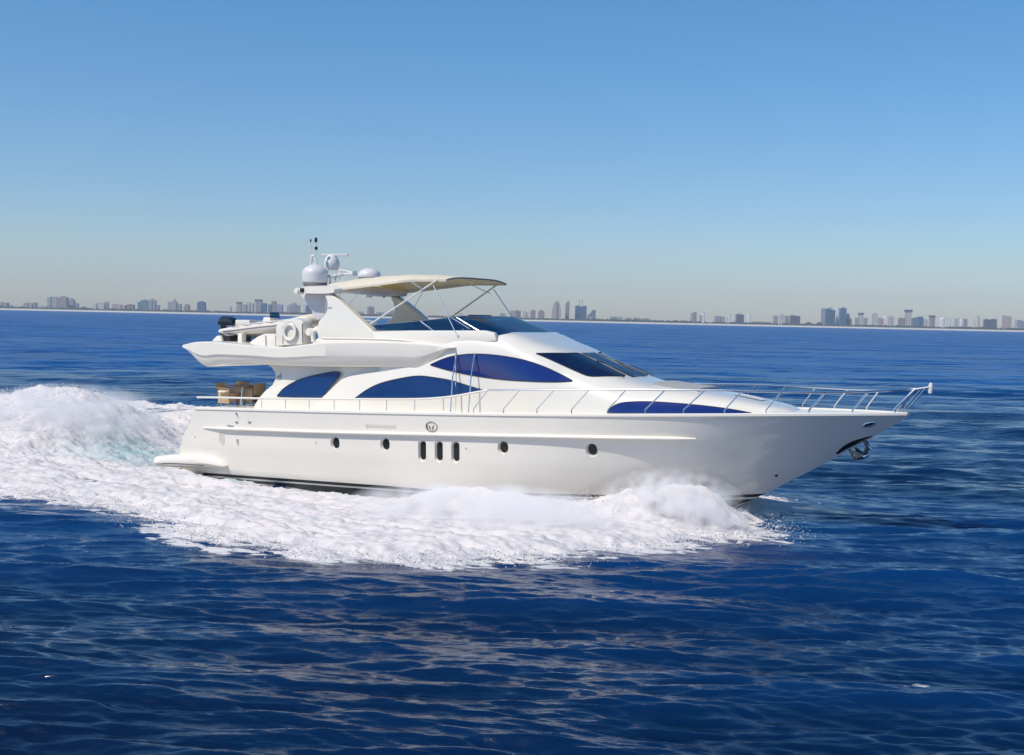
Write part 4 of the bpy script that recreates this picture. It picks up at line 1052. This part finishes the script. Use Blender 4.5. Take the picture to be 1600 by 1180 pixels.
# ------------------------------------------------ canopy
edge = curve([(503,452.5),(530,450.5),(560,447),(600,442),(640,437),(665,436.8),(697,436.5)], 60)
silh = [(503,452),(540,444.5),(580,437),(620,432.5),(660,430),(700,430.5),(745,434.5)]
sxx = [at(a, b, 0.0).x for a, b in silh]; szz = [at(a, b, 0.0).z for a, b in silh]
CW = 2.0; rows = []; edgeP = []
ea = at(*edge[0], -CW); xfc = at(745, 434.5, 0).x - 0.05; e_x = [at(a, b, -CW).x for a, b in edge]; e_z = [at(a, b, -CW).z for a, b in edge]
for i in range(60):
    u = i/59; row = []
    for k in range(33):
        y = -CW + 2*CW*k/32; xe = e_x[0] + (e_x[-1]-e_x[0])*u; xc_ = e_x[0] + (max(xfc, e_x[-1]) - e_x[0])*u; q = 1 - (abs(y)/CW)**3.4
        x = xe + (xc_-xe)*q; ze = float(np.interp(xe, e_x, e_z)); zc_ = max(float(np.interp(x, sxx, szz)), ze + 0.04)
        row.append(Vector((x, y, ze + (zc_-ze)*(1-(abs(y)/CW)**4) - 0.025*math.sin(u*math.pi*5)**2*q)))
    rows.append(row); edgeP.append(row[0])
m_ = MB(); m_.grid([rows[-1], [p + Vector((-.02, 0, -.07)) for p in rows[-1]]]); m_.v = m_.v; _f = m_
m_ = _f; m_.grid(rows); m_.grid([[p - Vector((0, 0, 0.02)) for p in r_] for r_ in rows])
m_.grid([[r_[0] for r_ in rows], [r_[0] + Vector((0, 0.01, -0.075)) for r_ in rows]]); m_.grid([[r_[-1] for r_ in rows], [r_[-1] + Vector((0, -0.01, -0.075)) for r_ in rows]])
can = m_.build('canopy', CANVAS, yacht, angle=70)
MB().tube([p + Vector((.01, 0, -.03)) for p in rows[-1]], 0.022, 6).build('edge_pole', GREY, can)
def bow(px, dz=0.035):
    e = None
    i = min(range(len(edgeP)), key=lambda k: abs(edge[k][0]-px)); r_ = rows[i]
    MB().tube([p - Vector((0, 0, dz)) for p in r_[1:-1]], 0.02, 6).build('canopy_bow', STEEL, can)
for px in (566, 610, 648): bow(px)
def stay(a, b, ya=-CW+.02, yb=-2.18, r_=0.017, m=STEEL, mirror=True):
    mb = MB().tube([at(a[0], a[1], ya), at(b[0], b[1], yb)], r_, 8); o = mb.build('canopy_stay', m, yacht)
    if mirror: mb.mirror().build('canopy_stay', m, yacht)
stay((684,437), (578,507), -CW, -2.2, 0.03, TUBEW)
stay((677,446), (715,526), -CW+.02, -2.28, .02); stay((724,514), (716,526.5), -2.12, -2.28, .018)
stay((640,439), (662,453))
stay((533,452), (528,474), -CW+.1, -2.0, .012); stay((566,450), (541,482), -CW+.1, -2.05, .012)
stay((700,493), (734,514), -2.0, -2.14, .013); stay((657,502), (680,519), -2.03, -2.14, .02)

# ------------------------------------------------ rails
def yrail(x, dy=0.07): return -(max(float(ysheer(min(x, 13.49))), 0.05) - dy)
def railpt(px, py, dy=0.07):
    y = -2.5
    for _ in range(40): p = at(px, py, y); y = 0.5*y + 0.5*yrail(p.x, dy)
    p = at(px, py, y); return p
def tube_px(pxs, r_, name, m=STEEL, dy=0.07, n=None, parent=yacht):
    P = [railpt(a, b, dy) for a, b in (curve(pxs, n) if n else pxs)]; mb = MB().tube(P, r_, 8); return both(mb, name, m, parent)
# aft rail: broad white capping from the cockpit to the side gate
tube_px([(308,621),(345,621.3),(400,622.5),(500,623.5),(600,624),(660,623.5),(695,621),(720,617.5),(745,612.8),(762,610)], 0.035, 'side_handrail', GEL2, n=60)
m_ = slab([(398,621),(415,618.5),(440,619),(500,622.5),(520,624.5),(500,626.5),(402,625)], -3.0, -2.93)
tube_px([(762,610),(860,609.3),(960,609),(1040,609),(1110,609.5),(1200,611.5),(1290,613),(1357,611.8),(1430,608),(1452,605)], 0.034, 'bow_handrail', STEEL, dy=0.0, n=80)
for px in (345, 376, 409, 446, 483, 522, 562, 604, 648, 693):
    tube_px([(px, 623), (px+0.3, 642)], 0.014, 'stanchion')
for bx_, by_, tx_, ty_ in ((740,646,762,610.5),(787,646,812,610),(839,646.5,866,610),(893,647,920,610),(950,647,978,609.5),(1008,647.5,1040,609),(1068,647.5,1102,609.5),(1132,648,1160,610.5),(1197,648,1222,612),(1264,648,1290,613),(1332,648,1357,612),(1398,647,1430,608.5),(1412,646.5,1440,607),(1418,646.5,1447,606)):
    rr = 0.02 if bx_ < 1250 else (0.03 if bx_ != 1398 else 0.045)
    P = [railpt(bx_, by_, .05), railpt(bx_, by_-7, .05), railpt(tx_, ty_, 0.0)]
    both(MB().tube(P, rr if bx_ < 1400 else .018, 8), 'stanchion', STEEL)
p = railpt(1452, 605, 0); MB().lathe((p.x+.03, 0, p.z-.1), [(0,-.08),(.06,-.08),(.07,0),(.07,.12),(.05,.2),(0,.24)], 14).build('bow_light', TUBEW, yacht)
MB().tube([(p.x-.12, p.y, p.z), (p.x, 0, p.z), (p.x-.12, -p.y, p.z)], 0.026).build('bow_handrail', STEEL, yacht)
# side boarding poles
for a in ((704,646),(707,590),(713,556.5)), ((732,646),(736,590),(741.5,554)):
    P = [at(a[0][0], a[0][1], -2.86), at(a[1][0], a[1][1], -2.72), at(a[2][0], a[2][1], -2.45)]; both(MB().tube(P, 0.022), 'boarding_pole', STEEL)

# ------------------------------------------------ hull details
l, n_, u, v = frame_at(674.5, 666.5)
em = MB(); em.tube([l + n_*.02 + u*math.cos(a)*.215 + v*math.sin(a)*.155 for a in np.linspace(0, 2*math.pi, 41)], .011, 6, False)
em.tube([l + n_*.02 + u*(-.215+.02) + v*.08, l + n_*.02 + u*(-.19) + v*-.06, l + n_*.02 + u*-.11 + v*-.13], [.02,.028,.01], 6)
em.tube([l + n_*.02 + u*-.09 + v*.02, l + n_*.02 + u*-.06 + v*-.09], .018, 6); em.tube([l + n_*.02 + u*.06 + v*-.0, l + n_*.02 + u*.03 + v*-.09], .016, 6)
em.tube([l + n_*.02 + u*.02 + v*-.05, l + n_*.02 + u*.10 + v*.06], .009, 6)
EMB = mat('emblem_metal', (0.30, 0.27, 0.23), 0.35, metal=0.7)
em.build('hull_emblem', EMB, yacht)
NAME = mat('faint_lettering', (0.58, 0.55, 0.47), 0.5)
nb = MB(); 
for k in range(14):
    l, n_, u, v = frame_at(573 + k*3.4, 665.6 + k*0.11); nb.box(l + n_*0.004, (0.05 if k else .08, 0.012, 0.10 if k else .14))
nb.build('faded_name', NAME, yacht)
def hull_part(px, py, name, m, w_, h_, d_=.03, bev=.008):
    l, n_, u, v = frame_at(px, py); mb = MB(); vv = []
    for a in (-.5, .5):
        for b in (-.5, .5):
            for c_ in (-1, 1): vv.append(l + u*a*w_ + v*b*h_ + n_*d_*(c_))
    mb.add(vv, [(0,1,3,2),(4,6,7,5),(0,4,5,1),(2,3,7,6),(0,2,6,4),(1,5,7,3)]); return mb.build(name, m, yacht, bevel=bev)
hull_part(370, 660, 'hull_vent', GREY, .12, .05); hull_part(390, 660, 'hull_vent', GREY, .12, .05); hull_part(360, 665.5, 'hull_vent', GREY, .3, .025)
for a, b, c_ in ((371.5, 687, .05), (304.5, 682, .035), (494, 691, .03), (728.5, 700.5, .03), (1213, 743, .05), (370, 646, .05), (433, 671.5, .03)): 
    l, n_, u, v = frame_at(a, b); MB().tube([l - n_*.02, l + n_*.025], [c_, c_*.8], 12).build('hull_fitting', STEEL if b != 743 else BLACK, yacht)
l, n_, u, v = frame_at(371.5, 690); MB().tube([l + n_*.03 + v*.06, l + n_*.05, l + n_*.03 - v*.08], .022, 8).build('cleat', STEEL, yacht)
l, n_, u, v = frame_at(371, 648); MB().tube([l + n_*.03 - u*.07 + v*.07, l + n_*.05, l + n_*.03 + u*.04 - v*.06], .02, 8).build('cleat', STEEL, yacht)
# pocket near the stern
l, n_, u, v = frame_at(346.5, 685); k = capsule(.12, .21); P = [l + u*a + v*b for a, b in k]
MB().tube([p + n_*.008 for p in P] + [P[0] + n_*.008], .012, 6, False).build('fairlead', GEL2, yacht)
mb = MB(); mb.add([p + n_*.006 for p in P], [tuple(range(len(P)))]); mb.build('fairlead_recess', NAME, yacht)
# anchor hawse and anchor
l, n_, u, v = frame_at(1358, 662.5)
HW = MB().tube([l + n_*.02 + u*a + v*b for a, b in [(0.17*math.cos(t), .07*math.sin(t)) for t in np.linspace(0, 2*math.pi, 25)]], .028, 8, False)
both(HW, 'hawse_pipe', STEEL)
mb = MB(); mb.add([l + n_*.012 + u*.16*math.cos(t) + v*.065*math.sin(t) for t in np.linspace(0, 2*math.pi, 25)[:-1]], [tuple(range(24))]); both(mb, 'hawse_hole', BLACK)
POCK = mat('anchor_pocket_shade', (0.012, 0.012, 0.013), 0.35, var=0.5, scale=6)
pk = ribbon(HB, [(1306,708),(1318,697),(1332,689.5),(1348,684.5),(1362,681.2)], [(1308,709.5),(1322,701.7),(1336,694.5),(1349,687.5),(1362,681.8)], 30, 4, 0.02, 0.03); both(pk, 'anchor_pocket', POCK)  # flat dark patch on the hull paints the shaded recess
A0 = at(1350, 690, 0)
anc = MB().tube([A0 + Vector((-.05, 0, .15)), A0 + Vector((.12, 0, -.15)), A0 + Vector((0.02, 0, -.42))], [.06, .075, .07], 8)
anc.build('anchor', mat('dark_galvanised_steel', (.10,.11,.12), .35, metal=.6), yacht)
an = [o for o in yacht.children if o.name.startswith('anchor') and o.name == 'anchor'][0]
for s_ in (-1, 1):
    c0 = A0 + Vector((0.0, s_*.05, -.44)); P = [c0, c0 + Vector((-.14, s_*.20, .0)), c0 + Vector((-.34, s_*.30, .20))]
    MB().tube(P, [.09, .13, .03], 8).build('fluke', mat('dark_galvanised_steel', (.10,.11,.12), .35, metal=.6), an)
    P = [c0, c0 + Vector((.08, s_*.16, .02)), c0 + Vector((.16, s_*.20, .06))]; MB().tube(P, [.05, .045, .02], 8).build('fluke', STEEL, an)
MB().tube([A0 + Vector((.12, -.12, -.1)), A0 + Vector((.2, 0, -.22)), A0 + Vector((.12, .12, -.1))], .03, 8).build('shackle', STEEL, an)
# small marks on the arch and the aft wall
LOGO = mat('logo_grey', (0.30, 0.31, 0.33), 0.5)
AW = bvh_of([aftwall]); LG = bvh_of([o for o in yacht.children if o.name == 'arch_leg'])
def mark(bvh, polys, m, name, off=0.006):
    mb = MB()
    for P in polys:
        vs = [hit(bvh, a, b) for a, b in P]; k = len(vs)
        mb.add([l_ + nn*off for l_, nn in vs] + [l_ - nn*.005 for l_, nn in vs], [tuple(range(k)), tuple(range(2*k-1, k-1, -1))] + [(j, (j+1) % k, k+(j+1) % k, k+j) for j in range(k)])
    return mb.build(name, m, yacht, angle=20)
mark(AW, [[(431,591),(438,585),(439.5,580.5),(440,591)], [(430,592),(441,592),(439,594),(432,593.8)]], LOGO, 'sail_mark')
mark(LG, [[(507,479),(509.5,475.5),(512,474.5),(510,478),(509.5,482),(508,481)], [(512,478),(515,480.5),(519,479.5),(517.5,482.5),(514,483)]], LOGO, 'arch_mark')

# ------------------------------------------------ things carried on board
def bthing(name, c, label, cat, group=None):
    e = empty(name, toworld(c), -YAW); tag(e, label, cat, group); e['_c'] = list(c); return e
def bpart(mb, name, m, th, bevel=0, angle=35): return mb.build(name, m, th, origin=Vector(th['_c']), bevel=bevel, angle=angle)
wz = lambda x: float(np.interp(x, ux, uz))
# tender
tc_ = at(405, 533, -0.6); tc_.z = wz(tc_.x) + 0.0
tn = bthing('tender', tc_, 'white inflatable tender with black outboard lashed on the upper aft deck', 'dinghy')
for s_ in (-1, 1):
    yy = -0.6 + s_*0.72
    base = [(347,518,.10),(362,517,.17),(385,514.5,.20),(410,511.5,.21),(435,509,.21),(458,506,.21)]
    P = []; rr = []
    for a, b, r_ in base: q = at(a, b, -1.32); P.append(Vector((q.x, yy, q.z))); rr.append(r_)
    q = at(478, 500.5, -1.32); P.append(Vector((q.x, yy - s_*.25, q.z + .02))); rr.append(.21); q = at(492, 500, -1.32); P.append(Vector((q.x, yy - s_*.70, q.z+.03))); rr.append(.2)
    C_ = curve([list(p) for p in P], 34); rc = np.interp(np.linspace(0, 1, 34), np.linspace(0, 1, len(rr)), rr)
    bpart(MB().tube([Vector(c) for c in C_], list(map(float, rc)), 18), 'inflatable_tube', HYPA, tn)
    bpart(MB().tube([Vector(c) + Vector((0, s_*float(r_)*.98, 0.0)) for c, r_ in list(zip(C_, rc))[1:28]], .022, 8), 'rub_strake', GREY, tn)
    for k in range(5):
        a_, b_ = Vector(C_[4+k*4]), Vector(C_[8+k*4]); ra = float(rc[6+k*4]); mid = (a_+b_)/2
        bpart(MB().tube([a_ + Vector((0, s_*ra*.6, ra*.8)), mid + Vector((0, s_*ra*.85, ra*.62)), b_ + Vector((0, s_*ra*.6, ra*.8))], .012, 6), 'grab_line', BLACK if k % 2 else GREY, tn)
    q = at(347, 517.5, -1.32); bpart(MB().tube([Vector((q.x-.16, yy, q.z)), Vector((q.x-.10, yy, q.z)), Vector((q.x+.02, yy, q.z))], [.03, .07, .10], 14), 'tube_end_cone', GEL2, tn)
hx0 = at(365, 520, -.6); hx1 = at(478, 505, -.6); rows = []
for k in range(14):
    u = k/13; x = hx0.x + (hx1.x-hx0.x)*u; zt_ = at(365 + 113*u, 519 - 16*u, -1.32).z; kz = tc_.z + .12 + 0.35*u**3; w_ = 0.62*(1 - 0.75*u**4)
    rows.append([Vector((x, -0.6 + a*w_, b)) for a, b in ((-1, zt_), (-.9, (zt_+kz)/2), (0, kz), (.9, (zt_+kz)/2), (1, zt_))])
m_ = MB(); m_.grid(rows); m_.f.append((0,1,2,3,4)); bpart(m_, 'tender_hull', GEL2, tn)
p = at(391, 504, -.6); bpart(MB().box((p.x, -.6, p.z-.02), (.72, .9, .24)).box((p.x-.05, -.6, p.z-.2), (.6, .7, .3)), 'seat', GEL, tn, bevel=.05)
p = at(424, 500, -.6); cs = bpart(MB().add([Vector((p.x+a, -.6+b, p.z+c)) for a, b, c in ((-.28,-.3,-.3),(.3,-.3,-.3),(.3,.3,-.3),(-.28,.3,-.3),(-.16,-.26,.1),(.12,-.24,.1),(.12,.24,.1),(-.16,.26,.1))], [(0,1,2,3),(4,5,6,7),(0,1,5,4),(1,2,6,5),(2,3,7,6),(3,0,4,7)]), 'console', GEL2, tn, bevel=.03)
rows = [[Vector((p.x+.14+.16*math.cos(a)*f, -.6+.28*math.sin(a), p.z+.08 + h)) for a in np.linspace(-1.4, 1.4, 13)] for f, h in ((1, 0), (.7, .13), (.35, .21))]
m_ = MB(); m_.grid(rows); m_.build('tender_windscreen', FLYGL, cs, origin=Vector(tn['_c']))
MB().lathe(p + Vector((-.17, -.02, .06)), [(.0,-.02),(.13,-.02),(.16,0),(.13,.03),(0,.03)], 18).build('steering_wheel', BLACK, cs, origin=Vector(tn['_c']))
# outboard
oc = at(353, 505, -.6); X_ = lambda a, b: at(a, b, -.75)
ob = MB(); prof = [X_(344,508), X_(341,506), X_(346,496), X_(351,493.5), X_(358,494.5), X_(364,499), X_(366.5,505), X_(364,509.5), X_(352,510)]
n = len(prof); ob.add([Vector((q.x, -.86, q.z)) for q in prof] + [Vector((q.x, -.46, q.z)) for q in prof], [tuple(range(n)), tuple(range(2*n-1, n-1, -1))] + [(i, (i+1) % n, n+(i+1) % n, n+i) for i in range(n)])
om = bpart(ob, 'outboard_motor', COWL, tn, bevel=.06)
q1, q2, q3 = X_(347,509), X_(345,524), X_(343,533)
MB().tube([Vector((q.x, -.66, q.z)) for q in (q1, q2)], [.12, .09], 10).tube([Vector((q.x, -.66, q.z)) for q in (q2, q3)], [.09, .05], 10).build('motor_leg', BLACK, om, origin=Vector(tn['_c']))
q = X_(338, 531); MB().lathe((q.x, -.66, q.z), [(0,-.2),(.05,-.17),(.09,0),(.08,.14),(0,.2)], 12, 'x').build('motor_gearcase', BLACK, om, origin=Vector(tn['_c']))
q = X_(354, 496); MB().box((q.x+.02, -.66, q.z-.02), (.36, .28, .05)).build('cowl_sheen', mat('cowl_highlight', (.10,.2,.28), .3), om, origin=Vector(tn['_c']), bevel=.02)  # blue-grey slab paints the highlight on top of the cowl
# chocks and fittings of the yacht around the tender
yp = yacht
def ybox(a, b, y, w_, d_, h_, name, m, bev=.03): p = at(a, b, y); return MB().box((p.x, y, p.z), (w_, d_, h_)).build(name, m, yp, bevel=bev)
both(slab([(330,533),(338,525),(344,524),(347,532),(344,537)], -1.7, -1.5), 'deck_chock', GEL2, bevel=.05)
ybox(370, 530, -1.0, .4, 1.2, .26, 'tender_cradle', BLACK); ybox(378, 529, -1.5, .22, .25, .40, 'deck_post', GEL2, .05)
both(slab([(386,541),(392,533),(402,526),(412,521.5),(426,521.5),(430,524),(430,541)], -2.1, -1.55), 'deck_fairing', GEL2, bevel=.05)
both(slab([(430,541),(430,504),(434,501),(470,498.5),(474,501),(475,537)], -2.35, -1.9) if False else slab([(431,541),(431,511),(434,505),(446,500),(460,497.5),(471,500),(473.5,504),(474.5,538)], -2.25, -1.7), 'deck_locker', GEL, bevel=.04)
strip_tube([(415,524),(415.5,540)], -2.12, .012, 'locker_seam', GREY); strip_tube([(442,510),(442,538)], -2.26, .012, 'locker_seam', GREY); strip_tube([(472,506),(473,537)], -2.26, .016, 'locker_seam', GREY)
# capstan arm forward of the locker
P = [at(503,517,-2.1), at(495,514.5,-2.1), at(490,517,-2.1), at(489,525,-2.1), at(490,534,-2.1)]
both(MB().tube(P, [.1,.11,.1,.085,.085], 14), 'davit_arm', GEL2)
p = at(484.5, 519, -2.1); both(MB().lathe(p, [(0,-.12),(.12,-.12),(.15,-.06),(.15,.06),(.12,.12),(0,.12)], 18, 'y'), 'davit_drum', GEL2)
# lifebuoy
lc = at(452.5, 519, -2.33); lb = bthing('lifebuoy', lc, 'round white lifebuoy hung on the white locker of the upper deck', 'lifebuoy')
rr_ = at(461.5, 519, -2.33).x - lc.x; rows = []
for a in np.linspace(0, 2*math.pi, 37)[:-1]:
    c = lc + Vector((math.cos(a)*rr_, 0, math.sin(a)*rr_*1.05)); o_ = Vector((math.cos(a), 0, math.sin(a)))
    rows.append([c + o_*.055*math.cos(t) + Vector((0, 1, 0))*.05*math.sin(t) for t in np.linspace(0, 2*math.pi, 11)[:-1]])
rows.append(rows[0]); m_ = MB(); m_.grid(rows, True); bpart(m_, 'ring', GEL2, lb)
m_ = MB().tube([lc + Vector((math.cos(a)*(rr_+.065), -.0, math.sin(a)*(rr_+.07)*1.03)) for a in np.linspace(0, 2*math.pi, 33)], .009, 6, False); bpart(m_, 'grab_line', GREY, lb)

# cockpit furniture: teak armchairs round a table
zd = zsheer(-10) + 0.02
def chair(px, y, rz, label, first=[None]):
    p = at(px, 640, y); c = Vector((p.x, y, zd)); e = empty('armchair', toworld(c), -YAW + rz); tag(e, label, 'chair', 'chairs in the aft cockpit')
    if first[0] is None:
        MB().box((0, 0, .42), (.5, .5, .06)).build('seat', WICK, e, bevel=.02)
        m_ = MB(); rows = [[Vector((-.26 - .05*h, y_, .42 + .42*h)) - Vector((0.06*math.cos(y_*3), 0, 0)) for y_ in np.linspace(-.27, .27, 7)] for h in (0, .5, 1)]
        m_.grid(rows); m_.grid([[p + Vector((.04, 0, 0)) for p in r_] for r_ in rows]); m_.build('backrest', WICK, e)
        for s_ in (-1, 1):
            MB().tube([(-.28, s_*.29, .66), (.24, s_*.29, .64), (.26, s_*.29, .0)], .025).build('armrest', TEAK, e)
            MB().box((0, s_*.28, .35), (.48, .03, .5)).build('side_panel', WICK, e, bevel=.01)
            MB().tube([(.22, s_*.24, .42), (.24, s_*.25, 0)], .022).build('leg', TEAK, e); MB().tube([(-.22, s_*.24, .42), (-.26, s_*.25, 0)], .022).build('leg', TEAK, e)
        first[0] = e
    else:
        for ch in list(first[0].children):
            k = ch.copy(); k.parent = e; COL.objects.link(k)
    return e
chair(356, -1.9, 0.15, 'wicker armchair nearest the stern, with its back to the wake')
chair(383, -0.2, math.pi/2+.4, 'wicker armchair on the far side of the cockpit table')
chair(372, -2.2, -math.pi/2, 'wicker armchair between the side rail and the cockpit table') if False else None
chair(397, -1.0, math.pi - .2, 'wicker armchair half hidden by the curved aft wall')
tp = at(380, 640, -1.0); tcn = Vector((tp.x, -1.0, zd)); tb_ = empty('cockpit_table', toworld(tcn), -YAW); tag(tb_, 'dark teak table among the wicker chairs of the aft cockpit', 'table')
MB().box((0, 0, .70), (1.1, .9, .05)).build('tabletop', TEAK, tb_, bevel=.02); MB().tube([(0, 0, 0), (0, 0, .7)], [.12, .06], 14).build('pedestal', STEEL, tb_)
p = at(350, 612, -2.2); 
MB().box((p.x, -2.2, p.z), (.36, .3, .05)).build('cushion_top', GEL2, yacht, bevel=.02)

# ------------------------------------------------ haze
hz = MB().box((0, 3400, 89.5), (15000, 7400, 181)); hzm = bpy.data.materials.new('haze_air'); hzm.use_nodes = True; t = hzm.node_tree
t.nodes.remove(t.nodes['Principled BSDF']); pv = t.nodes.new('ShaderNodeVolumePrincipled'); pv.inputs['Color'].default_value = (0.92, 0.92, 0.93, 1)
pv.inputs['Density'].default_value = 0.00007; pv.inputs['Anisotropy'].default_value = 0.2; t.links.new(pv.outputs[0], t.nodes['Material Output'].inputs['Volume'])
ho = hz.build('haze', hzm); tag(ho, 'thin sea haze over the far shore', 'haze', kind='stuff')
bpy.context.view_layer.update()
